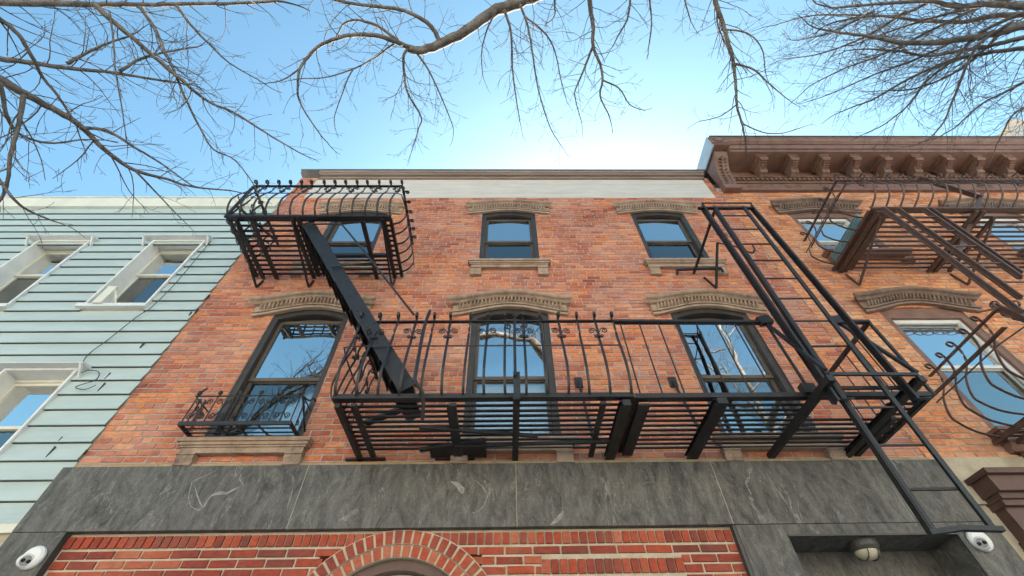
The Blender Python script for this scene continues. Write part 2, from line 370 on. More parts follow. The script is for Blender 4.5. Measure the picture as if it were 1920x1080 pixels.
def wallsheet(mb, x0, x1, z0, z1, Y, rects, depth=.32):
    xs = sorted(set([x0, x1]+[r[0] for r in rects]+[r[1] for r in rects])); zs = sorted(set([z0, z1]+[r[2] for r in rects]+[r[3] for r in rects]))
    for i in range(len(xs)-1):
        for j in range(len(zs)-1):
            cx, cz = (xs[i]+xs[i+1])/2, (zs[j]+zs[j+1])/2
            if any(r[0] < cx < r[1] and r[2] < cz < r[3] for r in rects): continue
            k = len(mb.v)
            mb.v += [(xs[i], Y, zs[j]), (xs[i+1], Y, zs[j]), (xs[i+1], Y, zs[j+1]), (xs[i], Y, zs[j+1])]; mb.face(k, k+1, k+2, k+3)
    for a, b, c, d in rects:
        for (p, q) in (((a, c), (b, c)), ((b, c), (b, d)), ((b, d), (a, d)), ((a, d), (a, c))):
            k = len(mb.v); mb.v += [(p[0], Y, p[1]), (q[0], Y, q[1]), (q[0], Y+depth, q[1]), (p[0], Y+depth, p[1])]; mb.face(k+3, k+2, k+1, k)
# ------------------------------------------------------------ ground and street
def sheet(name, x0, x1, y0, y1, z, m):
    o = MB(); o.v = [(x0, y0, z), (x1, y0, z), (x1, y1, z), (x0, y1, z)]; o.face(0, 1, 2, 3)
    return tag(o.build(name, m), kind='structure')
sheet('ground', -400, 400, -400, 400, -.16, M['concrete'])
sheet('street', -400, 400, -17, -8.6, -.14, M['asphalt'])
tag(MB().box(-60, 60, -8.6, .3, -.15, 0).build('sidewalk', M['concrete']), kind='structure')
tag(MB().box(-60, 60, -20.2, -17, -.13, .02).build('far_sidewalk', M['concrete']), kind='structure')
# ------------------------------------------------------------ windows
def arch_poly(xa, xb, zs, sag, n=14):
    return [(xa+(xb-xa)*i/n, zs + sag*(1-(2*i/n-1)**2)) for i in range(n+1)]
def window(house, xc, wd, z0, z1, zm, sag, casing, sash_m, Y=.015, cw=.075, upm='glass', lowm='glass_mid', bl='blind', bl2='blind_dark', label=None, cols=None):
    """casing fills the opening; z1 is the spring of the arched head"""
    xa, xb = xc-wd/2, xc+wd/2
    o = MB()
    zt = z1+.16
    o.box(xa, xa+cw, Y, Y+.16, z0, zt); o.box(xb-cw, xb, Y, Y+.16, z0, zt)
    ar = arch_poly(xa+cw, xb-cw, z1-.06, sag)
    o.prism([(xa+cw, zt)] + ar + [(xb-cw, zt)], Y+.001, Y+.159)
    o.box(xa+cw, xb-cw, Y+.0, Y+.2, z0, z0+.035)
    f = o.build('window', M[casing], house)
    if label: f['label'] = label
    ia, ib = xa+cw, xb-cw; s = .042; top = z1-.03
    d = MB()
    ya, yb = Y+.075, Y+.105
    # upper sash in front, lower sash behind
    for (a, b, c, e, y) in ((ia, ib, zm, top+.0, ya), (ia, ib, z0+.035, zm+.03, yb+.002)):
        d.box(a, a+s, y, y+.03, c, e); d.box(b-s, b, y, y+.03, c, e)
        d.box(a+s, b-s, y, y+.03, c, c+s*1.1); d.box(a+s, b-s, y, y+.03, e-s, e)
    d.box(ia, ib, Y+.115, Y+.15, top, zt-.01)
    d.build('sash', M[sash_m], f)
    p = MB(); p.box(ia+s, ib-s, ya+.013, ya+.017, zm+s*1.1, top-s); p.build('pane', M[upm], f)
    p = MB(); p.box(ia+s, ib-s, yb+.014, yb+.018, z0+.035+s*1.1, zm+.03-s); p.build('pane', M[lowm], f)
    q = MB(); q.box(ia, ib, Y+.165, Y+.175, zm, zt); q.build('blind', M[bl], f)
    q = MB(); q.box(ia, ib, Y+.19, Y+.2, z0, zm+.02); q.build('blind', M[bl2], f)
    return f
def hood_path(xc, wd, sag, n=28):
    pts = []
    for i in range(n+1):
        t = 2*i/n-1
        g = .5*(1-t*t) + .5*(.5+.5*math.cos(PI*t))
        pts.append((xc+t*wd/2, sag*g))
    return pts
def hood(house, xc, wd, zb, hgt, sag, m, out=.15, name='window_hood'):
    """moulded segmental drip hood; zb = underside at its ends"""
    prof = [(0, 0), (.05, 0), (.052, .13), (.040, .14), (.040, .17), (.066, .18), (.068, .235), (.050, .245), (.050, .30), (.046, .31), (.05, .62), (.092, .63), (.094, .66), (.100, .665), (.112, .71), (.138, .745), (.144, .75), (.144, .775), (.15, .78), (.158, .86), (.15, .95), (.11, 1.0), (0, 1.0)]
    prof = [(a*out/.15, b*hgt if b > .06 else b*hgt) for a, b in prof]
    o = MB(); P = hood_path(xc, wd, sag); n = len(P); k = len(prof); b = len(o.v)
    for i, (x, g) in enumerate(P):
        for (u, v) in prof:
            # ends flare with the projection so the returns read as mitred
            t = 2*i/(n-1)-1
            xx = x + (1 if t > 0 else -1)*(max(0, abs(t)-.97)/.03)*u*.75
            o.v.append((xx, -u, zb+g*(1+.45*(1-v/hgt))+v))
    for i in range(n-1):
        for j in range(k-1): o.face(b+i*k+j, b+(i+1)*k+j, b+(i+1)*k+j+1, b+i*k+j+1)
        j = k-1; o.face(b+i*k+j, b+(i+1)*k+j, b+(i+1)*k, b+i*k)
    o.face(*[b+j for j in range(k)]); o.face(*[b+(n-1)*k+j for j in range(k)][::-1])
    # carved row: little lobes along the arch
    q = 28
    for i in range(q):
        t = (i+.5)/q*2-1; g = sag*(.5*(1-t*t)+.5*(.5+.5*math.cos(PI*t))); x = xc+t*wd/2*.96; zc = zb+g+hgt*.55
        k_ = out/.15
        o.tube([(x-.004, -.044*k_, zb+g*1.3+hgt*.33), (x-.006, -.066*k_, zb+g*1.27+hgt*.40), (x, -.082*k_, zb+g*1.22+hgt*.50), (x, -.088*k_, zb+g*1.18+hgt*.60)], [.006, .013, .016, .012], 5)
    return o.build(name, m, house)
def sill(house, xc, wd, zt, m, hh=.13, out=.13, brk=.26, bw=.15):
    o = MB()
    lv = [(0, .28, .95, 1.), (.02, .28, .85, .0), ]
    a, b = xc-wd/2, xc+wd/2
    o.box(a, b, -out, 0, zt-hh*.28, zt)
    o.box(a+.02, b-.02, -out+.018, 0, zt-hh*.5, zt-hh*.28-.0005)
    o.box(a+.035, b-.035, -out+.035, 0, zt-hh*.62, zt-hh*.5-.0005)
    o.box(a+.05, b-.05, -out+.05, 0, zt-hh*1.0, zt-hh*.62-.0005)
    for s in (a+.05, b-.05-bw):
        z = zt-hh-.001; d = brk-hh
        o.prism([(0, z), (-out+.045, z), (-out+.05, z-d*.25), (-out*.62, z-d*.4), (-out*.45, z-d*.7), (-out*.55, z-d*.9), (-out*.5, z-d), (0, z-d)], s, s+bw, 'x')
        o.box(s-.006, s+bw+.006, -out+.035, 0, z-d*.16, z-d*.06)
    return o.build('window_sill', m, house)
# ============================================================ MIDDLE HOUSE
H = thing('brick_house', 'red brick house in the middle with cream parapet band and dark slate band below', 'house')
XL, XR = -4.3, 4.31
Z0, ZB, ZT = 3.78, 9.28, 10.05
WIN = []
for xc, w3, w2 in ((-2.68, .98, 1.04), (.06, .98, 1.06), (2.84, 1.0, 1.08)):
    WIN += [(xc, w3, 7.13, 8.66, 3), (xc, w2, 4.06, 5.98, 2)]
rects = [(xc-w/2, xc+w/2, a, b+.12) for xc, w, a, b, _ in WIN]
mo = MB(); wallsheet(mo, XL, XR, Z0-.3, ZB, 0, rects)
mo.build('wall_mortar', M['mortar'], H)
br = MB(); bricks(br, XL, XR, Z0+.0, ZB, 0, rects)
br.build('wall', M['brick'], H, attr=True)
# piers of brick on both sides of the cream band
mo = MB(); wallsheet(mo, XL, XL+.36, ZB, ZT+.1, -.0, []); wallsheet(mo, XR-.14, XR, ZB, ZT+.1, 0, []); mo.build('wall_mortar', M['mortar'], H)
for q0, q1 in ((XL, XL+.36), (XR-.14, XR)):
    br = MB(); bricks(br, q0, q1, ZB+.004, ZT+.1, 0, []); br.build('brick_pier', M['brick'], H, attr=True)
o = MB(); o.box(XL+.36, XR-.14, -.012, .3, ZB, ZT); 
for k in (1, 3): o.box(XL+.36, XR-.14, -.0145, -.0125, ZB+k*.19, ZB+k*.19+.004)
o.build('parapet_band', M['band'], H)
o = MB(); a, b = XL+.42, XR-.1
o.box(a, b, -.05, .3, ZT, ZT+.07); o.box(a, b, -.10, .3, ZT+.0705, ZT+.12); o.tube([(a, -.10, ZT+.16), (b, -.10, ZT+.16)], .045, 8)
o.box(a-.05, b, -.09, .3, ZT+.1205, ZT+.235)
o.build('gutter', M['gutter'], H)
o = MB(); o.box(XL-.02, XR, -.13, .4, ZT+.236, ZT+.262); o.box(XL-.06, XL+.34, -.05, .4, ZT+.263, ZT+.30); o.build('coping', M['coping'], H)
o = MB(); o.box(XL+.01, XR, .45, 9, Z0-3.7, ZT+.2); o.build('house_body', M['mortar'], H)
for xc, wd, a, b, fl in WIN:
    if fl == 3:
        window(H, xc, wd, a, b, 7.88, .07, 'casing', 'sash', bl2='blind_dark', lowm='glass_low')
        hood(H, xc, 1.44, 8.64, .30, .085, M['brown'], out=.13)
        sill(H, xc, 1.30, a, M['brown'], hh=.15, out=.12, brk=.32, bw=.16)
    else:
        left = xc < -1; right = xc > 1
        window(H, xc, wd, a, b, 4.93, .10, 'casing', 'sash', lowm='glass_low' if not right else 'glass_mid', bl='blind' if left else 'blind_dark', bl2='curtain' if xc > -1 and xc < 1 else 'blind_dark')
        hood(H, xc, 1.52, 5.92, .30, .12, M['brown'], out=.16)
        sill(H, xc, 1.34, a-.005, M['brown'], hh=.15, out=.13, brk=.27, bw=.17)
# stained mortar ledge on top of the slate
o = MB(); o.box(XL+.02, XR+.0, -.035, .0, Z0-.02, Z0+.035)
o.build('ledge', M['ledge'], H)
# slate cladding
o = MB()
ZS = 3.185
for i, (a, b) in enumerate(((-4.35, -1.955), (-1.95, .092), (.097, 2.042), (2.047, 4.41))):
    o.cur = (i*.21+.1, .37*i % 1, .5); o.box(a, b, -.06, .0, ZS, Z0-.002)
o.cur = (.9, .3, .1); o.box(-4.35, -3.90, -.055, .0, 0, ZS-.004)
o.cur = (.55, .8, .1); o.box(2.06, 2.49, -.055, .0, 0, ZS-.004)
o.cur = (.15, .6, .1); o.box(4.02, 4.41, -.055, .0, 0, ZS-.004)
o.cur = (.35, .9, .7); o.box(2.4905, 4.0195, -.055, .0, 3.085, ZS-.004)
o.build('slate_cladding', M['slate'], H, attr=True)
for x in (-1.9525, .0945, 2.0445): MB().box(x-.0025, x+.0025, -.0592, -.001, ZS+.002, Z0-.004).build('panel_joint', M['stone'], H)
o = MB(); o.cur = (.7, .2, .4)
o.box(2.47, 4.05, .36, .40, 0, 3.1); o.cur = (.1, .2, .9); o.box(2.45, 2.489, .001, .359, 0, 3.084); o.box(4.021, 4.06, .001, .359, 0, 3.084); o.box(2.49, 4.02, .001, .359, 3.086, 3.12)
o.build('entrance_recess', M['slate'], H, attr=True)
for q in ((2.485, 4.03, -.068, -.056, 3.078, 3.092), (4.0, 4.018, -.066, -.056, 1, 3.077), (-3.90, -3.87, -.06, .02, .5, ZS-.005), (2.03, 2.058, -.05, .02, .5, ZS-.005)):
    MB().box(*q).build('metal_trim', M['lampmetal'], H)
def ribbon(L, ws):
    o = MB(); P = [at(*q, -.0625) for q in L]; n = len(P)
    for i, p in enumerate(P):
        d = (P[min(i+1, n-1)]-P[max(i-1, 0)]); d.normalize(); q = Vector((-d.z, 0, d.x))*ws[i]/2
        o.v += [tuple(p+q), tuple(p-q)]
    for i in range(n-1): o.face(2*i, 2*i+1, 2*i+3, 2*i+2)
    return o.build('pale_vein', M['vein'], H)
ribbon([(405, 882), (385, 892), (360, 903), (357, 915), (353, 935), (358, 950), (372, 957), (382, 950), (389, 937), (398, 928), (412, 924), (425, 925), (438, 918), (449, 913)], [.003, .006, .010, .008, .006, .006, .010, .016, .018, .02, .035, .022, .02, .006])
ribbon([(365, 912), (370, 930), (376, 945), (381, 952)], [.004, .012, .012, .006])
ribbon([(452, 888), (449, 898), (457, 910)], [.004, .014, .004])
ribbon([(845, 903), (856, 907), (866, 918), (868, 925)], [.01, .04, .06, .02])
ribbon([(890, 900), (905, 912), (914, 930), (908, 948), (895, 960), (884, 962)], [.003, .010, .012, .008, .006, .003])
ribbon([(1032, 984), (1043, 976), (1053, 966), (1056, 958)], [.01, .035, .04, .015])
# red brick shopfront
AX, AZ, AR2 = -.915, 2.23, .95
def hole(za, zb):
    z = (za+zb)/2; d = AR2-.06
    if z < AZ: return (AX-d, AX+d)
    q = d*d-(z-AZ)**2
    return (AX-math.sqrt(q), AX+math.sqrt(q)) if q > 0 else None
o = MB(); o.box(-3.87, AX-.70, .012, .3, 0, ZS); o.box(AX+.70, 2.03, .012, .3, 0, ZS); o.box(AX-.7, AX+.7, .012, .3, AZ+.755, ZS)
for r0, r1, y0 in ((.842, .957, -.0125), (.742, .8415, .0065)):
    for i in range(32):
        a0, a1 = PI*i/32, PI*(i+1)/32
        o.prism([(AX+math.cos(t)*r, AZ+math.sin(t)*r) for t, r in ((a0, r0), (a0, r1), (a1, r1), (a1, r0))], y0, .06)
o.build('shopfront_mortar', M['mortar_pale'], H)
br = MB()
win_r = (.30, 1.52, .5, 2.94)
# rowlock course on top
x = -3.86
while x < 2.0:
    h = hole(3.06, 3.14)
    if not (h and h[0] < x+.035 < h[1]):
        br.cur = (rb.random(), rb.random(), 0); br.box(x, x+.062, -.004-rb.random()*.004, .02, 3.065, 3.158)
    x += .0765
bricks(br, -3.86, 2.03, 2.83-.076*35, 3.062, .012, [hole, win_r], bl=.24, ch=.076, head=0, joint=.0125, prot=.012)
# two arch rings
for ri, (r0, r1, y0, cc) in enumerate(((.845, .948, -.02, 0), (.745, .835, .0, .95))):
    n = 34 if ri == 0 else 30
    for i in range(n):
        a0 = PI*i/n+.012; a1 = PI*(i+1)/n-.012
        br.cur = (min(1, rb.random()*.8+cc*.6), rb.random(), 0)
        br.prism([(AX+math.cos(a)*r, AZ+math.sin(a)*r) for a, r in ((a0, r0), (a0, r1), (a1, r1), (a1, r0))], y0, .03)
# flat arch of soldiers over the shop window on the right
x = .305
while x < 1.49:
    br.cur = (rb.random(), rb.random(), 0); br.box(x, x+.063, -.012, .02, 2.832, 2.937); x += .0762
br.build('shopfront_brick', M['brick_red'], H, attr=True)
o = MB()
pts = [(AX+math.cos(PI*i/30)*.655, AZ+math.sin(PI*i/30)*.655) for i in range(31)]
o.prism(pts + [(AX-.655, .3), (AX+.655, .3)], .16, .2); o.build('arch_infill', M['infill'], H)
o = MB()
n = 30
for i in range(n):
    a0, a1 = PI*i/n, PI*(i+1)/n
    o.prism([(AX+math.cos(a)*r, AZ+math.sin(a)*r) for a, r in ((a0, .66), (a0, .742), (a1, .742), (a1, .66))], .06, .22)
o.build('arch_trim', M['brown_deep'], H)
o = MB(); o.box(.36, 1.46, .013, .1, .6, 2.829); o.build('shop_window', M['casing'], H)
# ============================================================ RIGHT HOUSE
G = thing('brick_house', 'orange brick house on the right with heavy chocolate bracketed cornice and brown iron balconies', 'house')
RX0, RX1 = 4.318, 16.0
RW = [(5.9, 1.18, 7.35, 8.64, 3), (9.15, 1.18, 7.35, 8.64, 3), (12.4, 1.18, 7.35, 8.64, 3), (5.87, 1.2, 4.1, 5.95, 2), (9.1, 1.2, 4.1, 5.95, 2), (12.4, 1.2, 4.1, 5.95, 2)]
rr = [(xc-w/2, xc+w/2, a, b+.14) for xc, w, a, b, _ in RW]
mo = MB(); wallsheet(mo, RX0, RX1, 3.8, 9.7, 0, rr); mo.build('wall_mortar', M['mortar'], G)
br = MB(); bricks(br, RX0, RX1, 3.82, 9.62, 0, rr); br.build('wall', M['brick_orange'], G, attr=True)
o = MB(); o.box(RX0, RX1, .33, 9, 0, 10.7); o.build('house_body', M['mortar'], G)
o = MB(); o.box(RX0+.002, RX1, -.03, .3, 3.35, 3.815); o.build('stone_band', M['stone'], G)
for xc, wd, a, b, fl in RW:
    f = window(G, xc, wd, a, b-.0, 7.87 if fl == 3 else 5.06, .0, 'brown_dark', 'white', cw=.10, bl='blind' if fl == 3 else 'blind_dark', bl2='blind_dark', upm='glass', lowm='glass_mid')
    o = MB(); xa, xb = xc-wd/2+.10, xc+wd/2-.10
    o.box(xa, xb, .055, .087, b-.125, b-.062); o.box(xa, xa+.05, .055, .087, a+.03, b-.1255); o.box(xb-.05, xb, .055, .087, a+.03, b-.1255); o.build('brickmould', M['white'], f)
    hood(G, xc, 1.52 if fl == 3 else 1.58, b+.0, .30, .085 if fl == 3 else .125, M['hood_right'], out=.17)
    sill(G, xc, 1.42, a-.01, M['brown_dark'], hh=.14, out=.16, brk=.24, bw=.15)
o = MB()
# cornice: bed mouldings, soffit, crown
cx0, cx1 = 4.72, RX1
CF = -.52
o.box(cx0, cx1, -.07, .3, 9.50, 9.56); o.box(cx0, cx1, -.04, .3, 9.5605, 9.63); o.box(cx0, cx1, -.03, .3, 9.6305, 9.83)
o.box(cx0, cx1, -.06, .3, 9.8305, 9.89); o.box(cx0, cx1, -.045, .3, 9.8905, 10.03); o.box(cx0, cx1, -.09, .3, 10.0305, 10.10); o.box(cx0, cx1, -.05, .3, 10.1005, 10.32)
o.box(cx0, cx1, CF, .3, 10.3205, 10.42)
o.box(cx0, cx1, CF-.03, .3, 10.4205, 10.60); o.box(cx0, cx1, CF-.06, .3, 10.6005, 10.66)
o.tube([(cx0, CF-.05, 10.72), (cx1, CF-.05, 10.72)], .065, 10)
o.box(cx0, cx1, CF-.10, .3, 10.785, 10.86)
o.build('cornice', M['brown_dark'], G)
o = MB(); x = cx0+.04
while x < cx1:
    o.box(x, x+.055, -.095, -.0455, 9.905, 9.985); x += .098
for k in range(14):
    f_ = o; o = MB()
    # applied festoons on the frieze
    xc = cx0+.42+k*.8
    o.tube([(xc+.16*math.cos(t), -.034, 9.72+.045*math.sin(2*t)) for t in [i*PI/6 for i in range(13)]], .012, 4); o.build('festoon', M['brown_dark'], G); o = f_
o.build('dentils', M['brown_dark'], G)
o = MB(); o.box(cx0-.3, cx1, CF-.13, .3, 10.861, 10.875); o.build('roof_edge', M['coping'], G)
def modillion_mesh():
    o = MB()
    o.box(-.105, .105, -.37, 0, .285, .33); o.box(-.09, .09, -.355, 0, .245, .2845)
    pf = [(0, .2445), (-.34, .2445), (-.355, .20), (-.33, .15), (-.27, .14), (-.20, .12), (-.16, .06), (-.13, 0), (-.05, -.03), (0, -.03)]
    o.prism(pf, -.07, .07, 'x')
    o.tube([(-.085, -.325, .195), (.085, -.325, .195)], .036, 10)
    o.tube([(-.078, -.12, .03), (.078, -.12, .03)], .035, 8)
    for k in range(5): o.box(-.055+.001*k, .055-.001*k, -.345+.045*k, -.30+.045*k, .128-.02*k, .15-.02*k)
    for s in (-.045, 0, .045): o.tube([(s, -.30, .125), (s, -.2, .105), (s, -.15, .05), (s, -.12, -.02)], .014, 5)
    return o
md = None
for k in range(16):
    x = 5.38 + .655*k
    if x > cx1-.2: break
    if md is None: md = modillion_mesh().build('modillion', M['brown_dark'], G, loc=(x, -.091, 9.99))
    else: dup(md, G, (x, -.091, 9.99))
# end console with acanthus and rosette block
o = MB(); ex0, ex1 = 4.40, 4.70
o.box(ex0, ex1+.03, -.14, .3, 9.46, 9.62)
pf = [(0, 9.621), (-.10, 9.621), (-.15, 9.72), (-.17, 9.9), (-.22, 10.1), (-.32, 10.24), (-.42, 10.33), (-.47, 10.44), (-.44, 10.50), (0, 10.50)]
o.prism(pf, ex0+.02, ex1, 'x')
o.box(ex0-.02, ex1+.05, -.60, .3, 10.501, 10.56)
o.box(ex0-.01, ex1+.04, -.62, .3, 10.561, 10.86)
pa = [(-.12, 9.66), (-.165, 9.74), (-.185, 9.9), (-.235, 10.09), (-.335, 10.23), (-.43, 10.32)]
xm = (ex0+ex1)/2+.01
o.tube([(xm, y-.004, z) for y, z in pa], .022, 6)
for i in range(len(pa)-1):
    for t in (0, .5):
        y = pa[i][0]*(1-t)+pa[i+1][0]*t; z = pa[i][1]*(1-t)+pa[i+1][1]*t
        for s in (-1, 1): o.tube([(xm, y-.002, z-.02), (xm+s*.05, y-.012, z+.015), (xm+s*.085, y-.004, z-.005)], [.016, .02, .008], 5)
o.build('cornice_console', M['brown_dark'], G)
o = MB()
for k in range(16):
    a = 2*PI*k/16
    o.bar((xm+.02*math.cos(a), -.624, 10.71+.02*math.sin(a)), (xm+.115*math.cos(a), -.630, 10.71+.115*math.sin(a)), .022, .018, (0, 1, 0))
o.lathe((xm, -.62, 10.71), (0, -1, 0), [(0, .03), (.015, .025), (.02, .01)], 10)
o.build('rosette', M['brown_dark'], G)
o = MB(); o.box(ex0-.04, ex0-.012, -.60, .5, 10.45, 10.87); o.build('cornice_flashing', mat('grey sheet metal', (.30, .35, .40), .5, (.40, .45, .5), 5), G)
# brown door cornice at street level
o = MB(); a = 4.48
o.box(a, 16, -.30, 0, 3.52, 3.57); o.box(a+.03, 16, -.25, 0, 3.38, 3.5195); o.box(a+.05, 16, -.20, 0, 3.33, 3.3795); o.box(a+.06, 16, -.17, 0, 3.28, 3.3295)
o.box(a+.08, 16, -.12, 0, 3.02, 3.2795); o.box(a+.06, 16, -.16, 0, 2.96, 3.0195); o.box(a+.05, 16, -.15, 0, 2.9, 2.9595)
o.box(a+.1, 16, -.08, 0, 0, 2.8995)
o.build('storefront_cornice', M['brown_deep'], G)
o = MB(); o.box(RX0+.1, a+.099, -.0, .3, 0, 3.349); o.build('ground_floor_wall', M['stone'], G)
p = at(1888, 256, 1.2)
o = MB(); o.box(p.x, p.x+2.5, .8, 2.4, 10.7, p.z+.12); o.box(p.x-.1, p.x+2.6, .7, 2.5, p.z+.12, p.z+.2); o.build('roof_bulkhead', M['band'], G)
# ============================================================ LEFT HOUSE
K = thing('siding_house', 'pale mint clapboard house on the left with white boxed windows and cream roof fascia', 'house')
LW = [(-7.80, -6.93, 6.16, 7.76), (-5.90, -5.03, 6.16, 7.76), (-6.0, -5.12, 3.45, 5.03), (-7.95, -7.07, 3.45, 5.03)]
o = MB(); bgp = MB(); lx0, lx1 = -16, -4.305
z = 3.27; ex = .2
while z < 8.85:
    zt = min(z+ex, 8.88)
    for a, b in cuts(lx0, lx1, [(p, q) for p, q, r, s in LW if z+.1 > r and z+.1 < s]):
        k = len(o.v)
        o.v += [(a, -.034, z), (b, -.034, z), (b, -.006, zt), (a, -.006, zt), (a, .0, z), (b, .0, z)]
        o.face(k, k+1, k+2, k+3); o.face(k+4, k+5, k+1, k)
        bgp.box(a, b, -.026, -.006, z-.0075, z-.0015)  # dark strip below each board paints in its shadow line
    z += ex
for zx, zy, h_ in ((575, 620, .09), (435, 745, .10), (410, 790, .12), (840, 425, .10), (770, 492, .07), (795, 482, .09), (245, 1000, .05), (205, 1052, .12), (345, 1052, .05)):
    p = at(.463*zx, 360+.463*zy, -.03); bgp.box(p.x-.0028, p.x+.0028, -.036, -.012, p.z-h_/2, p.z+h_/2)
o.build('siding', M['siding'], K); bgp.build('board_shade_and_joints', M['shade_joint'], K)
o = MB(); o.box(lx0, lx1, -.07, .3, 8.86, 9.16); o.box(lx0, lx1, -.09, .32, 9.161, 9.19); o.build('roof_fascia', M['cream'], K)
o = MB(); o.box(lx0, lx1-.04, -.035, .0, 3.19, 3.268); o.build('starter_board', M['cream'], K)
o = MB(); wallsheet(o, lx0, lx1, 0, 9.1, .001, LW, .25); o.box(lx0, lx1, .34, 9, 0, 9.1); o.build('house_body', M['stone'], K)
for i, (a, b, c, d) in enumerate(LW):
    o = MB()
    t = .03
    o.box(a, a+t, -.055, .22, c, d); o.box(b-t, b, -.055, .22, c, d); o.box(a+t, b-t, -.054, .22, d-t, d)
    o.box(a-.06, b+.03, -.085, -.0, c-.06, c-.0005); o.box(a-.03, b+.02, -.06, .22, c, c+.02)
    o.prism([(.0, d+.05), (-.15, d+.012), (-.15, d+.001), (0, d+.001)], a-.13, b+.10, 'x')
    for s in (a-.11, b+.075): o.bar((s, -.135, d), (s, -.032, d-.13), .022, .03)
    f = o.build('window', M['white'], K)
    zm = (c+d)/2+.10; y = .15
    o = MB(); s = .035
    for (p, q, yy) in ((zm, d-t-.04, y), (c+.02, zm+.035, y+.03)):
        o.box(a+t, a+t+s, yy, yy+.028, p, q); o.box(b-t-s, b-t, yy, yy+.028, p, q); o.box(a+t+s, b-t-s, yy, yy+.028, p, p+s); o.box(a+t+s, b-t-s, yy, yy+.028, q-s, q)
    o.box(a+t, b-t, y-.02, y+.05, d-t-.04, d-t-.0005)
    o.build('sash', M['cream'], f)
    o = MB(); o.box(a+t+s, b-t-s, y+.012, y+.016, zm+s, d-t-.04-s); o.build('pane', M['glass'], f)
    o = MB(); o.box(a+t+s, b-t-s, y+.042, y+.046, c+.02+s, zm); o.build('pane', M['glass_low'], f)
    o = MB(); o.box(a, b, .225, .235, c, d); o.build('blind', M['blind'] if i != 0 else M['blind_dark'], f)
    if i == 1:
        o = MB(); o.box(a+.18, a+.30, -.12, -.06, c-.03, c+.30); o.bar((a+.12, -.03, c+.02), (a+.2, -.09, c+.26), .02, .02); o.bar((a+.42, -.03, c+.02), (a+.29, -.09, c+.27), .02, .02)
        o.box(a+.17, a+.31, -.125, -.055, c+.3005, c+.315)
        o.build('bracket_box', M['cream'], f)
# ============================================================ FIRE ESCAPES
def curve(P, n=6):
    P = [Vector(p) for p in P]; out = []
    for i in range(len(P)-1):
        p0, p1, p2, p3 = P[max(i-1, 0)], P[i], P[i+1], P[min(i+2, len(P)-1)]
        for k in range(n):
            t = k/n; out.append(.5*((2*p1)+(p2-p0)*t+(2*p0-5*p1+4*p2-p3)*t*t+(3*p1-p0-3*p2+p3)*t**3))
    out.append(P[-1]); return out
def spiral(c, r, turns, start, sgn, n=14):
    """points in the x-z plane, from the outside inward"""
    return [(c[0]+r*(1-.78*i/n)*math.cos(start+sgn*2*PI*turns*i/n), c[1]+r*(1-.78*i/n)*math.sin(start+sgn*2*PI*turns*i/n)) for i in range(n+1)]
def baluster_mb(Hh, belly, twist=False, scroll=False, curl=.040, wd=.024, th=.010, kz=.30):
    """belly bar; local origin at platform edge, out = -y"""
    key = [(0, 0), (belly*.62, Hh*.07), (belly*.97, Hh*.2), (belly, Hh*kz), (belly*.72, Hh*.52), (belly*.3, Hh*.72), (.03, Hh*.86), (0, Hh), (0, Hh+.035)]
    P = [(p.x, p.y) for p in curve([(a, b, 0) for a, b in key], 5)]
    cz = Hh+.035
    C = [(curl*(1-math.cos(a)*(1-.05*i)), cz+.02+curl*math.sin(a)*(1-.05*i)) for i, a in enumerate([k*PI/6 for k in range(1, 12)])]
    P = P + C
    o = MB(); tw = None
    if twist:
        tw = [0]*len(P)
        i0, i1 = int(len(P)*.5), int(len(P)*.66)
        for i in range(len(P)): tw[i] = 0 if i < i0 else (PI*(min(i, i1)-i0)/(i1-i0)*2)
    o.sweep(P, wd, th, tw)
    if scroll:
        zc = Hh*.80; y = -.045
        for s in (-1, 1):
            sp = spiral((s*.062, zc), .034, 1.35, PI/2, -s)
            o.tube([(0, y, zc-.075), (s*.012, y-.004, zc-.01), (s*.04, y-.004, zc+.034)] + [(a, y-.004, b) for a, b in sp], .0065, 4)
            sp = spiral((s*.026, zc-.075), .02, 1.2, -PI/2, s)
            o.tube([(0, y-.004, zc-.04), (s*.01, y-.006, zc-.085)] + [(a, y-.008, b) for a, b in sp], .006, 4)
    return o
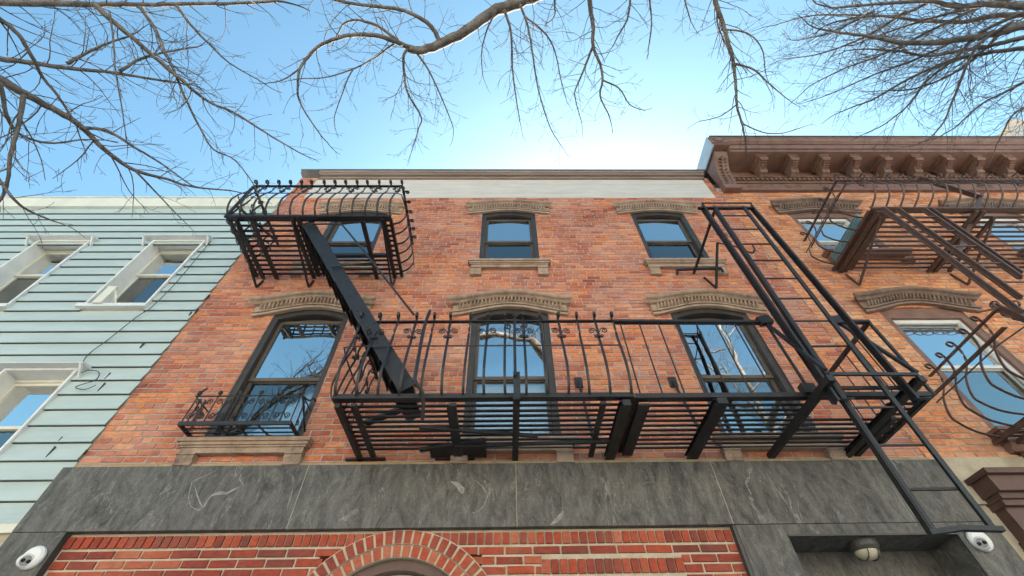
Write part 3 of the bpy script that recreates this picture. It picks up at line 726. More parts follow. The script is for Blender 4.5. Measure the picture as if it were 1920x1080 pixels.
def bellied_rail(fe, name, x0, x1, Y, z, Hh, nf, belly, side_l, side_r, m, ns=5, lower=None, scr=2, curl=.040, topw=.035, wd=.024, kz=.3, yend=-.02):
    """front run at Y from x0 to x1 and side runs back to the wall"""
    r = MB(); zt = z+Hh
    r.bar((x0, Y, zt), (x1, Y, zt), topw, .014)
    if side_l: r.bar((x0, Y, zt+.001), (x0, yend, zt+.001), topw, .016)
    if side_r: r.bar((x1, Y, zt+.001), (x1, yend, zt+.001), topw, .016)
    zl = z+Hh*.58; bo = belly*.60
    pl = [(x0+.02, Y-bo, zl), (x1-.02, Y-bo, zl)]
    if side_l: pl = [(x0-bo, yend, zl), (x0-bo, Y+.10, zl), (x0-bo*.7, Y-bo*.7, zl)] + pl[0:]
    if side_r: pl = pl + [(x1+bo*.7, Y-bo*.7, zl), (x1+bo, Y+.10, zl), (x1+bo, yend, zl)]
    r.tube(pl, .008, 5)
    rail = r.build('railing', m, fe)
    A = baluster_mb(Hh, belly, False, False, curl, wd, kz=kz).build('baluster', m, rail)
    Tm = baluster_mb(Hh, belly, True, False, curl, wd, kz=kz).build('baluster', m, rail)
    S = baluster_mb(Hh, belly, False, True, curl, wd, kz=kz).build('baluster', m, rail)
    used = set(); jr = random.Random(5)
    def put(src, loc, rz):
        if src.name not in used:
            used.add(src.name); src.location = loc; src.rotation_euler = (0, 0, rz)
        else: dup(src, rail, loc, rz+jr.uniform(-.10, .10)).rotation_euler.y = jr.uniform(-.012, .012)
    for i in range(nf):
        x = x0+.02+(x1-x0-.04)*i/(nf-1)
        put((S if i % 2 else Tm) if scr == 2 else (S if i % 3 == 1 else Tm if i % 3 == 0 else A), (x, Y, z), 0)
    for fl, x, rz in ((side_l, x0, -PI/2), (side_r, x1, PI/2)):
        if not fl: continue
        for i in range(ns):
            y = Y + (yend-Y)*(i+.8)/(ns+.4)
            put(S if (i % 2 and fl == 2) else A if i % 2 else Tm, (x, y, z), rz)
    for s in (A, Tm, S):
        if s.name not in used: bpy.data.objects.remove(s)
    return rail
def platform(fe, x0, x1, Y, z, m, n, rect=None, y1=-.08, slat_h=.030, edge=.047, ends=True, splits=None):
    o = MB()
    o.box(x0, x1, Y-.006, Y+.006, z-edge*.5, z+edge*.5)           # front angle, upright leg
    o.box(x0, x1, Y+.0065, Y+.05, z-edge*.5, z-edge*.5+.008)
    if ends:
        for x in (x0+.02, x1-.02): o.box(x-.02, x+.02, Y+.051, y1+.05, z-edge*.5, z-edge*.5+.045)
    rr_ = random.Random(int(z*10))
    for i in range(n):
        y = Y+.07+(y1-Y-.07)*i/(n-1)
        sp = [(x0+.045, x1-.045)]
        if rect and rect[2] < y < rect[3]: sp = [(x0+.045, rect[0]), (rect[1], x1-.045)]
        for a, b in sp:
            if b-a > .05:
                dz = rr_.uniform(-.003, .003)
                o.bar((a, y, z+dz-.0), (b, y+rr_.uniform(-.004, .004), z+dz*-1), .034, .010)
    return o.build('platform', m, fe)
def ubrace(fe, x, Y, z, zb, m, wd=.035):
    o = MB(); o.bar((x, Y, z-.04), (x, -.03, z-.04), wd, .035)
    o.bar((x, Y+.05, z-.06), (x, -.05, zb), .022, .03); o.bar((x, -.05, zb), (x, -.01, z-.08), .02, .03)
    return o.build('bracket', m, fe)
IR = M['iron']
# --- upper black balcony
F3 = thing('fire_escape_balcony', 'upper black iron balcony with bellied bars and curled tips, across the top left window', 'fire escape')
z3, Y3, a3, b3 = 6.80, -1.09, -3.80, -1.56
op = (-2.82, -1.70, -1.02, -.45)
platform(F3, a3, b3, Y3, z3, IR, 12, op, slat_h=.03)
bellied_rail(F3, 'r', a3, b3, Y3, z3, .86, 14, .13, 2, 1, IR, ns=6, scr=2)
for x in (-3.66, -2.90, -1.68): ubrace(F3, x, Y3+.02, z3, 6.53, IR, .05)
o = MB()
for x in (-3.45, -1.95): MB().box(x-.03, x+.03, Y3+.05, -.03, z3-.065, z3-.04).build('joist', IR, F3)
o.box(-2.86, -2.80, Y3+.02, -.05, z3-.03, z3+.01); o.box(op[1], op[1]+.05, Y3+.02, -.40, z3-.03, z3+.02); o.box(-2.8, -1.7, -.45, -.40, z3-.03, z3+.02)
o.build('opening_frame', IR, F3)
o = MB(); o.bar((a3, Y3, z3+.86), (a3, Y3, z3-.03), .03, .03, (0, 1, 0)); o.bar((a3, Y3+.02, z3+.3), (a3, -.1, z3+.85), .05, .012); o.build('post', IR, F3)
# --- long lower black balcony
F2 = thing('fire_escape_balcony', 'long lower black iron balcony above the slate band, scrolled railing left, plain rods right', 'fire escape')
z2, Y2, a2, m2, b2 = 3.93, -.97, -1.53, 1.14, 3.84
p_l = platform(F2, a2, m2, Y2, z2, IR, 11, slat_h=.035)
platform(F2, m2+.008, b2, Y2, z2-.012, IR, 11, (2.78, 3.5, -1.0, -.62), slat_h=.035)
bellied_rail(F2, 'r', a2, m2, Y2, z2, .93, 15, .10, 2, 0, IR, ns=6, scr=2)
o = MB()
zt = z2+.90
o.bar((m2, Y2-.0, zt+.02), (2.72, Y2, zt), .05, .03); o.bar((3.50, Y2, zt), (b2, Y2, zt), .05, .03); o.bar((b2, Y2, zt), (b2, -.02, zt), .045, .03)
o.bar((b2, Y2, zt), (b2, Y2, z2-.03), .025, .025, (0, 1, 0)); o.bar((2.74, Y2, zt), (2.74, Y2, z2-.02), .02, .02, (0, 1, 0))
rod = o.build('railing', IR, F2)
proto = None
xs = [m2+.06+i*.20 for i in range(8)] 
for x in xs + [3.56, 3.68]:
    if proto is None: proto = MB().tube([(0, 0, 0), (0, 0, .9)], .0075, 6).build('baluster', IR, rod, loc=(x, Y2, z2-.01))
    else: dup(proto, rod, (x, Y2, z2-.01))
for i in range(5): dup(proto, rod, (b2, Y2+.16+i*.17, z2-.01))
def beam(x, y0, y1, wd, hh, dz=0, ch=False):
    o = MB(); o.box(x-wd/2, x+wd/2, y0, y1, z2-.06-hh+dz, z2-.05+dz)
    if ch:
        o.box(x-wd/2-.025, x-wd/2-.0005, y0+.02, y1, z2-.058+dz-.0, z2-.052+dz); o.box(x-wd/2-.025, x-wd/2-.0005, y0+.02, y1, z2-.06-hh+dz, z2-.054-hh+dz)
    for k in range(6): o.lathe((x+wd/4, y0+.1+k*.14, z2-.06-hh+dz), (0, 0, -1), [(0, .009), (.006, .007)], 6)
    return o.build('bracket', IR, F2)
beam(-1.48, Y2+.03, -.0, .045, .03); beam(-1.34, Y2+.03, -.02, .05, .02); beam(-.47, Y2+.03, -.05, .06, .025, ch=True)
beam(.09, Y2-.10, .0, .06, .05); beam(.86, Y2+.02, -.03, .05, .02); beam(1.06, Y2-.0, .0, .07, .05, ch=True); beam(1.23, Y2+.06, -.04, .105, .012)
beam(1.90, Y2-.02, .0, .09, .05, ch=True); beam(2.71, -1.30, .0, .055, .05); beam(3.50, -1.28, .0, .05, .045, ch=True); beam(3.62, Y2+.3, -.0, .06, .02)
o = MB()
o.bar((2.74, Y2, zt-.02), (2.71, -1.30, z2+.0), .032, .028); o.bar((3.52, Y2, zt-.02), (3.52, -1.26, z2+.0), .032, .028)
o.box(2.66, 2.78, Y2-.05, Y2+.02, z2-.02, z2+.08); o.bar((2.66, Y2-.01, zt), (2.80, Y2-.01, zt+.03), .06, .10); o.bar((3.44, Y2-.01, zt), (3.56, Y2-.01, zt+.02), .06, .10)
o.bar((2.74, -1.27, z2-.02), (3.5, -1.27, z2-.03), .02, .03)
o.build('brace', IR, F2)
# flat wall straps behind the right part and wall anchors
for x in (.86, 1.98):
    o = MB(); o.box(x-.045, x+.045, -.03, -.008, 4.72, 4.86); o.bar((x, -.03, 4.8), (x+.01, -.22, 3.97), .03, .012, (0, 1, 0))
    o.build('wall_strap', IR, F2)
for x in (-1.62, -.72): MB().box(x, x+.4, -.05, -.01, 3.84, 3.86).build('wall_plate', IR, F2)
o = MB()
o.box(-.76, -.20, -.30, -.03, z2-.075, z2-.062); o.bar((-.85, -.2, z2-.08), (-.2, -.38, z2-.085), .05, .03)
o.bar((-.8, -.62, z2-.09), (.3, -.45, z2-.09), .03, .03); o.bar((-.5, -.3, z2-.10), (1.0, -.35, z2-.09), .025, .03)
o.build('landing_plate', IR, F2)
# hand rail hook pipes near the stair foot
o = MB()
pp = [at(806, 583, -1.06), at(795, 615, -1.10), at(781, 690, -1.12), at(779, 715, -1.1), at(793, 740, -1.04), at(792, 790, -.9)]
o.tube(curve(pp, 5), .017, 7); o.build('hook_pipe', IR, F2)
o = MB()
pp = [at(965, 595, -1.10), at(965, 640, -1.12), at(966, 705, -1.10)]
o.tube(curve(pp, 4), .014, 6)
for s in (-1, 1): o.tube([(at(967+s*14, 612, -1.12).x+a, -1.12, at(967, 612, -1.12).z+b) for a, b in spiral((0, 0), .04, 1.4, PI/2, -s)], .008, 5)
o.tube([(at(967, 592, -1.12).x+a, -1.12, at(967, 592, -1.12).z+b) for a, b in spiral((0, 0), .03, 1, 0, 1)], .01, 5)
p = at(965, 700, -1.05); o.box(.065, .125, -1.075, -1.05, z2-.1, p.z)
o.build('gate_latch', IR, F2)
o = MB(); q0, q1 = at(640, 735, -.5), at(712, 712, -.5); o.bar((-1.35, -.5, z2+.03), (-1.0, -.6, z2+.12), .07, .03); o.build('step_plate', IR, F2)
# --- stair between the two balconies
ST = thing('fire_escape_stair', 'steep black iron stair with riveted side plates between the two black balconies', 'stair')
Ys = -1.0
t0, t1 = at(580, 412, Ys), at(764, 728, Ys)
t0 = Vector((t0.x, Ys, min(t0.z, z3-.02)))
for y in (Ys, -.52):
    o = MB(); d = (t1-t0); n = Vector((d.z, 0, -d.x)).normalized()
    A, B = Vector((t0.x, y, t0.z)), Vector((t1.x, y, t1.z))
    o.bar(A, B, .008, .155, (0, 0, 1)); 
    off = Vector((0, 1, 0)).cross(d.normalized())*.075
    s = 1 if y == Ys else -1
    o.bar(A+off+Vector((0, s*.022, 0)), B+off+Vector((0, s*.022, 0)), .036, .008); o.bar(A-off+Vector((0, s*.022, 0)), B-off+Vector((0, s*.022, 0)), .036, .008)
    L = d.length; dn = d.normalized()
    for k in range(12):
        c = A+dn*(.14+k*(L-.25)/11)
        for q in (-.03, .02): o.lathe(c+Vector((0, -s*.004, 0))+off*q*20, (0, -s, 0), [(0, .011), (.005, .009), (.008, .003)], 7)
    o.build('stringer', IR, ST)
tr = None
for k in range(12):
    c = t0 + (t1-t0)*((k+.5)/12)
    if tr is None:
        q = MB(); q.box(-.10, .10, 0, .466, -.006, .006); q.box(.094, .10, 0, .466, -.035, -.0065); q.box(-.10, -.094, 0, .466, -.035, -.0065); tr = q.build('tread', IR, ST, loc=(c.x, Ys+.006, c.z))
    else: dup(tr, ST, (c.x, Ys+.006, c.z))
o = MB(); h0, h1, h2 = at(578, 421, -1.06), at(642, 421, -1.06), at(776, 590, -1.06)
o.tube(curve([h0, h0.lerp(h1, .85), h1.lerp(h2, .12), h2], 4), .0125, 6); a, b = at(622, 500, -1.03), at(702, 492, -1.06); o.tube([a, b], .011, 6)
o.build('handrail', IR, ST)
# --- drop ladder with its guides
LD = thing('drop_ladder', 'tall black iron drop ladder in guides at the right end of the long balcony', 'ladder')
Yl = -1.17
for xa in (2.735, 3.425):
    o = MB(); o.box(xa-.004, xa+.004, Yl-.03, Yl+.03, 3.70, 6.93); o.box(xa-.02 if xa > 3 else xa+.0045, xa-.0045 if xa > 3 else xa+.02, Yl-.03, Yl-.022, 3.70, 6.93)
    o.box(xa-.022, xa+.022, Yl+.0305, Yl+.038, 3.70, 6.93)
    o.build('guide_rail', IR, LD)
xl = (2.875, 3.305)
for xa, xb in zip(xl, (2.76, 3.19)):
    o = MB(); o.bar((xa, Yl, 6.88), (xb, Yl, 2.705), .046, .016, (1, 0, 0)); o.bar((xa+(-.02 if xa > 3 else .02), Yl-.02, 6.88), (xb+(-.02 if xa > 3 else .02), Yl-.02, 2.705), .012, .03, (1, 0, 0)); o.build('side_rail', IR, LD)
rg = None
for k in range(12):
    z = 6.66-.335*k; f = (6.88-z)/4.175; x = 2.875-.115*f
    if rg is None: rg = MB().tube([(0, 0, 0), (.43, 0, 0)], .011, 6).build('rung', IR, LD, loc=(x, Yl, z))
    else: dup(rg, LD, (x, Yl, z))
o = MB(); o.bar((2.74, Yl-.01, 2.69), (2.98, Yl-.01, 2.715), .03, .04, (0, 1, 0)); o.bar((2.98, Yl-.01, 2.715), (3.24, Yl-.01, 2.705), .03, .04, (0, 1, 0)); o.build('bottom_bar', IR, LD)
o = MB(); o.bar((2.66, Yl, 6.86), (3.44, Yl, 6.86), .04, .035); o.tube([(2.73, Yl-.03, 6.95), (3.43, Yl-.03, 6.95)], .011, 6); o.build('top_bar', IR, LD)
o = MB()
o.bar((2.90, Yl, 6.86), (2.92, -.02, 6.86), .03, .03)
q0, q1, q2 = at(1345, 455, -.55), at(1343, 540, -.02), at(1320, 520, -.02)
o.bar(q0, q1, .028, .028); o.bar(q2, q1, .028, .02); o.tube(curve([at(1345, 455, -.55), at(1378, 462, -.8), at(1398, 470, -1.1), at(1410, 474, Yl-.04), at(1415, 468, Yl-.1), at(1411, 460, Yl-.12)], 4), .010, 6)
a, b = at(1268, 506, -.10), at(1352, 503, -.10); o.bar(a, b, .03, .03); o.bar(a, (a.x, -.10, a.z-.09), .02, .03, (0, 1, 0)); o.bar(b, (b.x, -.10, b.z-.09), .02, .03, (0, 1, 0)); o.bar((a.x+.03, -.1, a.z), (a.x+.03, -.0, a.z), .02, .02)
o.build('wall_bracket', IR, LD)
o = MB()
for xa in (2.76, 3.40): o.tube(curve([(xa, Yl, 3.72), (xa+.03, Yl-.05, 3.69), (xa+.09, Yl-.05, 3.70), (xa+.12, Yl, 3.73)], 3), .010, 6)
o.box(2.735, 3.43, Yl+.04, Yl+.06, 3.86, 3.89)
o.build('guide_hook', IR, LD)
# --- window guard
WG = thing('window_guard', 'small black iron window box basket with scrolls on the lower left sill', 'window guard')
ga, gb, gy, gz, gh = -3.30, -2.17, -.30, 4.10, .33
o = MB()
o.box(ga, gb, gy-.01, gy+.01, gz-.02, gz+.02); o.box(ga, ga+.02, gy+.011, -.0, gz-.02, gz+.015); o.box(gb-.02, gb, gy+.011, -.0, gz-.02, gz+.015)
for y in (-.22, -.14, -.07): o.box(ga+.021, gb-.021, y-.008, y+.008, gz-.012, gz-.002)
for x in (-2.9, -2.72, -2.5): o.bar((x, gy+.01, gz-.02), (x+.05, -.03, gz-.02), .015, .01)
o.build('basket_floor', IR, WG)
o = MB(); zt = gz+gh
o.tube([(ga, -.02, zt), (ga, gy, zt), (gb, gy, zt), (gb, -.02, zt)], .009, 5)
def gpick(x, y, rx, kind, sx=1):
    if kind == 'bar':
        o.tube([(x, y, gz), (x, y, zt+.02)], .007, 5); o.lathe((x, y, zt+.045), (0, 0, 1), [(-.03, .008), (-.015, .02), (0, .024), (.016, .018), (.025, .004)], 8)
    else: o.tube([(x, y, gz), (x, y, zt-.05)], .010, 4)
n = 11
for i in range(n):
    x = ga+.02+(gb-ga-.04)*i/(n-1); gpick(x, gy, 0, 'bar' if i % 2 == 0 else 'flat')
    if i % 2 == 1:
        for s in (-1, 1):
            for zc, st in ((zt-.075, PI/2), (gz+.085, -PI/2)):
                sp = spiral((x+s*.052, zc), .036, 1.4, st, -s if st > 0 else s)
                o.tube([(x, gy-.004, zc+(-.06 if st > 0 else .06))] + [(a, gy-.008, b) for a, b in sp], .006, 4)
for x in (ga, gb):
    for y in (-.21, -.11):
        o.tube([(x, y, gz), (x, y, zt)], .007, 4)
        for zc in (zt-.07, gz+.08): o.tube([(x, y+.025+a, zc+b) for a, b in spiral((0, 0), .034, 1.3, PI, 1)], .006, 4)
o.bar((ga-.0, gy, zt+.02), (ga+.05, gy+.02, zt+.12), .02, .012); o.tube(curve([(gb, gy+.02, zt), (gb+.03, gy+.1, zt+.01), (gb+.02, -.1, zt+.1), (gb+.02, -.02, zt+.12)], 4), .009, 5)
o.bar((gb, gy, zt), (gb+.02, -.01, zt-.25), .015, .015)
o.build('guard_railing', IR, WG)
# --- brown fire escapes of the right house
IB = M['iron_brown']
FR3 = thing('fire_escape_balcony', 'upper brown iron balcony with bellied curled bars on the orange house under the cornice', 'fire escape')
zr, Yr, ar, brr = 6.92, -1.14, 5.12, 12.6
platform(FR3, ar, brr, Yr, zr, IB, 13, slat_h=.03)
bellied_rail(FR3, 'r', ar, brr, Yr, zr, .82, 38, .26, 1, 0, IB, ns=5, scr=3, curl=.05, wd=.022, kz=.28)
for x in (5.30, 6.95, 8.6, 10.2): ubrace(FR3, x, Yr+.12, zr, 6.53, IB, .05)
o = MB()
for x in (5.22, 6.62, 6.72, 8.2, 9.7): MB().box(x-.03, x+.03, Yr+.02, -.03, zr-.065, zr-.03).build('joist', IB, FR3)
MB().box(5.16, 5.42, Yr+.06, -.05, zr-.028, zr-.018).build('cover_plate', IB, FR3)
o.bar((ar, Yr-.05, zr+.62), (ar, -.03, zr+.62), .02, .012)
o.build('side_bar', IB, FR3)
o = MB(); a, b = at(1722, 334, -1.2), at(1838, 370, -.9); o.bar(a, b, .07, .02); c, d = at(1842, 362, -.9), at(1780, 520, -.9); o.bar(c, at(1795, 480, -.9), .05, .03, (0, 1, 0))
o.build('tilted_bar', IB, FR3)
TL = thing('louvre_shutter', 'narrow teal louvred shutter panel standing at the left end of the upper brown balcony', 'shutter')
o = MB()
p0 = at(1588, 473, -.42); p1 = at(1632, 402, -.42); hgt = p1.z-p0.z
o.box(5.165, 5.19, -.92, -.14, 6.935, 7.13)
for k in range(5): o.box(5.150, 5.164, -.91, -.15, 6.96+.036*k, 6.978+.036*k)
o.build('louvre_panel', M['teal'], TL)
FR2 = thing('fire_escape_balcony', 'lower brown iron balcony corner at the right edge with wide bellied bars', 'fire escape')
zq, Yq, aq = 3.97, -1.1, 5.12
platform(FR2, aq, 12.6, Yq, zq, IB, 12, slat_h=.03)
bellied_rail(FR2, 'r', aq, 12.6, Yq, zq, .88, 34, .34, 1, 0, IB, ns=5, scr=3, curl=.045, wd=.024, kz=.30)
ubrace(FR2, 5.3, Yq+.3, zq, 3.75, IB, .07); ubrace(FR2, 6.9, Yq+.12, zq, 3.75, IB, .05)
o = MB(); o.bar((aq-.18, Yq-.05, zq+.60), (aq-.18, -.03, zq+.60), .05, .014); o.build('side_rail', IB, FR2)
RL = thing('drop_ladder', 'brown iron drop ladder and guides hanging from the upper brown balcony', 'ladder')
Yv = -1.30
def rail2(p, q, wd, name='guide_rail'):
    a, b = at(*p, Yv), at(*q, Yv); d = (b-a).normalized(); b = a + d*min((a-b).length, 3.1)
    o = MB(); o.bar(a, b, wd, .02, (1, 0, 0)); o.bar(a+Vector((0, .02, 0)), b+Vector((0, .02, 0)), .016, .06, (1, 0, 0)); o.build(name, IB, RL); return a, b
A1 = rail2((1658, 392), (1915, 585), .055); B1 = rail2((1684, 392), (1915, 558), .05, 'side_rail'); C1 = rail2((1745, 392), (1915, 512), .055)
D1 = rail2((1733, 392), (1915, 520), .05, 'side_rail')
rg = None
for k in range(6):
    z = B1[0].z-.2-.33*k
    f = (B1[0].z-z)/(B1[0].z-B1[1].z); x = B1[0].x+(B1[1].x-B1[0].x)*f
    wdt = D1[0].x-B1[0].x
    if rg is None: rg = MB().tube([(0, 0, 0), (wdt, 0, 0)], .012, 6).build('rung', IB, RL, loc=(x, Yv, z))
    else: dup(rg, RL, (x, Yv, z))
o = MB(); o.tube([at(1655, 389, Yv), at(1750, 390, Yv)], .014, 6); o.build('top_bar', IB, RL)
o = MB(); p = at(1870, 575, -1.25); q = at(1920, 598, -1.25); o.bar(p, q+(q-p)*2, .06, .03); o.tube([(p.x+a, p.y, p.z+b) for a, b in spiral((0, 0), .05, 1, 0, 1)], .015, 6); o.tube([at(1832, 586, -1.2), at(1870, 578, -1.25)], .01, 5)
o.build('swing_arm', IB, RL)
# ============================================================ cameras, lamp, cable
def dome(x, z, label):
    t = thing('security_camera', label, 'camera', 'white dome cameras on the slate')
    o = MB(); o.lathe((x, -.055, z), (0, -1, 0), [(0, .088), (.012, .092), (.03, .088), (.045, .070)], 26); o.build('base', M['plastic'], t, smooth=False)
    o = MB(); c = Vector((x-.022, -.10, z-.03)); ax = (CAM-c+Vector((.5 if x < 0 else .2, .9, 0))).normalized()
    o.lathe(c, ax, [(-.03, .045), (.015, .052), (.035, .050), (.045, .043)], 24); o.build('housing', M['plastic'], t)
    N = ax.cross(Vector((0, 0, 1))).normalized()
    o = MB(); o.lathe(c+ax*.0448, ax, [(0, .0385), (.002, .037)], 22); o.build('lens_plate', M['plate'], t)
    for s in (-1, 1):
        o = MB(); o.lathe(c+ax*.0462+N*s*.019, ax, [(0, .015), (.003, .014), (.004, .009)], 14); o.build('lens', M['lens'], t)
    return t
p = at(60, 1045, -.08); dome(p.x, p.z, 'white dome security camera at the left end of the slate, beside the mint house')
p = at(1838, 1012, -.08); dome(p.x, p.z, 'white dome security camera at the right end of the slate, under the ladder foot')
LP = thing('bulkhead_lamp', 'unlit half round bulkhead lamp under the slate lintel of the doorway', 'lamp')
c = Vector((3.24, .12, 3.085))
o = MB(); o.lathe(c, (0, 0, -1), [(0, .125), (.05, .12), (.075, .105)], 22)
ob = o.build('lamp_base', M['lampmetal'], LP)
o = MB()
def ell(cx, cy, cz, rx, ry, rz_, n=18, k=10, a0=0, a1=PI/2):
    b = len(o.v)
    for i in range(k+1):
        t = a0+(a1-a0)*i/k
        for j in range(n):
            a = 2*PI*j/n; o.v.append((cx+rx*math.cos(t)*math.cos(a), cy+ry*math.cos(t)*math.sin(a), cz-rz_*math.sin(t)))
    for i in range(k):
        for j in range(n): j2 = (j+1) % n; o.face(b+i*n+j, b+i*n+j2, b+(i+1)*n+j2, b+(i+1)*n+j)
ell(c.x, c.y, c.z-.075, .105, .085, .07)
o.build('diffuser', M['diffuser'], LP, smooth=True)
o = MB()
for s in (-.045, .045): o.tube([(c.x+s, c.y+.088*math.cos(t), c.z-.078-.068*math.sin(t)) for t in [i*PI/8 for i in range(9)]], .005, 5)
o.build('lamp_cage', M['lampmetal'], LP)
CB = MB()
pp = [at(*q, -.05) for q in ((395, 452), (372, 480), (330, 530), (285, 575), (255, 595), (205, 635), (165, 665), (152, 688))]
CB.tube(curve(pp, 4), .005, 4)
pp = [at(*q, -.06) for q in ((150, 700), (165, 695), (185, 697), (180, 712), (150, 722), (142, 727), (160, 730), (180, 722))]
CB.tube(curve(pp, 4), .005, 4)
tag(CB.build('cable', M['cable']), 'thin black cable crossing the mint siding between two windows', 'cable')
# ============================================================ house across the street (seen in window glass)
OP = thing('facing_house', 'sunlit masonry row across the street, seen only as a reflection in the window glass', 'house')
o = MB(); o.box(-30, 30, -32, -20.2, 0, 11); o.build('wall', M['render'], OP)
o = MB()
for k in range(19):
    for r_ in range(3):
        x = -27+k*3; o.box(x-.5, x+.5, -20.19, -20.16, 1.6+r_*3.1, 3.4+r_*3.1)
o.build('windows', M['lens'], OP)
o = MB(); o.box(-30.2, 30.2, -20.195, -19.8, 11, 11.6); o.build('roof', M['brown'], OP)
# ============================================================ TREES
class Tree:
    def __init__(s, label, seed):
        s.t = thing('street_tree', label, 'tree', 'bare street trees'); s.trunk = MB(); s.limb = MB(); s.tw = MB(); s.r = random.Random(seed)
    def grow(s, p, d, length, r, lvl, droop=0.):
        """wandering twig with side twigs"""
        rn = s.r; n = max(3, int(length/.075)); seg = length/n; pts = [p.copy()]; rs = [r]; d = d.normalized()
        bend = Vector((rn.gauss(0, 1), rn.gauss(0, 1), rn.gauss(0, 1)))*.10
        side = rn.choice((-1, 1)); ref = Vector((rn.gauss(0, 1), rn.gauss(0, 1), rn.gauss(0, 1)))
        kids = []
        for i in range(n):
            d = (d + bend + Vector((rn.gauss(0, 1), rn.gauss(0, 1), rn.gauss(0, 1)))*.11 + Vector((0, 0, -droop))).normalized()
            p = p + d*seg; pts.append(p.copy()); rs.append(max(.0019, r*(1-.62*(i+1)/n)))
            if lvl > 0 and i > 0 and i < n-1 and rn.random() < .72:
                side = -side
                ax = d.cross(ref).normalized()*side + Vector((rn.gauss(0, 1), rn.gauss(0, 1), rn.gauss(0, 1)))*.3
                ang = rn.uniform(.55, .95)
                kids.append((p.copy(), d*math.cos(ang)+ax.normalized()*math.sin(ang), length*rn.uniform(.28, .62)*(1-.45*i/n), max(.0021, rs[-1]*.62)))
        s.tw.tube(pts, rs, 3 if r < .006 else 4, cap=False)
        for k in kids: s.grow(*k, lvl-1, droop)
    def limb3(s, pts, rs, dens=1., tl=.8, lvl=2, droop=0., start=0.0, n=5, bias=None, tip=True):
        P = curve(pts, 5); k = len(P)
        RR = [rs[0]+(rs[1]-rs[0])*(i/(k-1))**.8 for i in range(k)]
        P = [q + Vector((s.r.gauss(0, 1), s.r.gauss(0, 1), s.r.gauss(0, 1)))*RR[i]*.10 for i, q in enumerate(P)]
        s.limb.tube(P, RR, 8 if rs[0] > .03 else 5, cap=True)
        tot = sum((P[i+1]-P[i]).length for i in range(k-1)); acc = 0; nxt = .1
        side = 1; rn = s.r
        for i in range(1, k):
            sg = (P[i]-P[i-1]).length; acc += sg; d = (P[i]-P[i-1]).normalized()
            if acc/tot < start: continue
            while acc > nxt:
                nxt = max(nxt, acc-sg) + rn.uniform(.035, .11)/dens
                side = -side
                view = (P[i]-CAM).normalized()
                ax = d.cross(view).normalized()*side + Vector((rn.gauss(0, 1), rn.gauss(0, 1), rn.gauss(0, 1)))*.45
                if bias is not None: ax = ax*.7 + bias*.6
                ang = rn.uniform(.5, 1.05); f = acc/tot
                L = tl*rn.uniform(.35, 1.15)*(1.1-.5*f)
                s.grow(P[i].copy(), d*math.cos(ang)+ax.normalized()*math.sin(ang), L, max(.0026, min(.006, RR[i]*.36)), lvl if L > .3 else lvl-1, droop)
        if tip: s.grow(P[-1], (P[-1]-P[-2]), tl*.5, rs[1], 1, droop)
    def px(s, L, R0, R1, rp, **kw):
        """branch whose bends are read off the sky at a chosen distance from the camera"""
        n = len(L); pts = []
        for i, q in enumerate(L):
            rad = R0+(R1-R0)*i/(n-1) + s.r.uniform(-.06, .06)
            pts.append(ats(q[0], q[1], rad))
        kpx = (R0+R1)/2/816*.86
        s.limb3(pts, (rp[0]*kpx, rp[1]*kpx), **kw)
        return pts
    def join(s, a, b, r0, r1, mid=.35):
        m_ = a.lerp(b, .5) + Vector((0, 0, mid)); P = curve([a, m_, b], 6); s.limb.tube(P, [r0+(r1-r0)*i/(len(P)-1) for i in range(len(P))], 9)
    def column(s, x, y, fork, top, r):
        P = curve([(x, y, -.1), (x+.04, y, 1.2), (x-.05, y+.05, fork), (x+.1, y-.1, fork+(top-fork)*.5), (x, y+.1, top)], 7)
        k = len(P); s.trunk.tube(P, [r*(1.25 if i == 0 else 1)*(1-.8*i/(k-1)) for i in range(k)], 12)
    def crown(s, x, y, z0, z1, n, spread):
        rn = s.r
        for i in range(n):
            z = z0+(z1-z0)*i/n; a = i*2.4+rn.uniform(-.4, .4); L = spread*(1-.5*i/n)*rn.uniform(.8, 1.1)
            p = Vector((x, y, z)); d = Vector((math.cos(a), math.sin(a)-.25, .75))
            s.limb3([p, p+d*L*.35, p+d*L*.7+Vector((0, 0, .25)), p+d*L+Vector((rn.uniform(-.3, .3), 0, .5))], (.05*(1-.5*i/n), .008), dens=.55, tl=1.1, lvl=2)
    def done(s):
        s.trunk.build('trunk', M['bark'], s.t, smooth=True); s.limb.build('branches', M['bark'], s.t, smooth=True); s.tw.build('twigs', M['twig'], s.t)
# left tree
T = Tree('bare street tree whose branches fill the sky above the mint house at upper left', 11)
T.column(-10.6, -6.9, 4.6, 9.6, .17)
fk = Vector((-10.6, -6.9, 5.2)); fk2 = Vector((-10.6, -6.9, 6.8))
a = T.px([(-60, -2), (0, 4), (150, 8), (230, 9), (330, 8), (440, 6), (520, 2)], 7.4, 7.6, (5, 2.2), dens=.8, tl=.8, bias=Vector((0, .6, -.1))); T.join(fk2, a[0], .07, .06)
b = T.px([(175, 8), (235, 60), (300, 115), (340, 150), (390, 190), (440, 212), (500, 250), (545, 277)], 7.3, 6.6, (4.2, 1.2), dens=.85, tl=.75)
T.px([(262, 12), (290, 55), (310, 100), (325, 130), (350, 190), (375, 240), (400, 280), (440, 300), (475, 345)], 7.3, 6.7, (3.2, .9), dens=.8, tl=.7)
T.px([(330, 10), (365, 55), (395, 85), (430, 118), (485, 150)], 7.4, 7.2, (2.6, .9), dens=.7, tl=.6)
a = T.px([(-60, 106), (0, 110), (60, 118), (130, 128), (210, 136), (265, 145), (330, 155)], 7.0, 7.3, (4.3, 1.5), dens=.7, tl=.6); T.join(fk2, a[0], .06, .045)
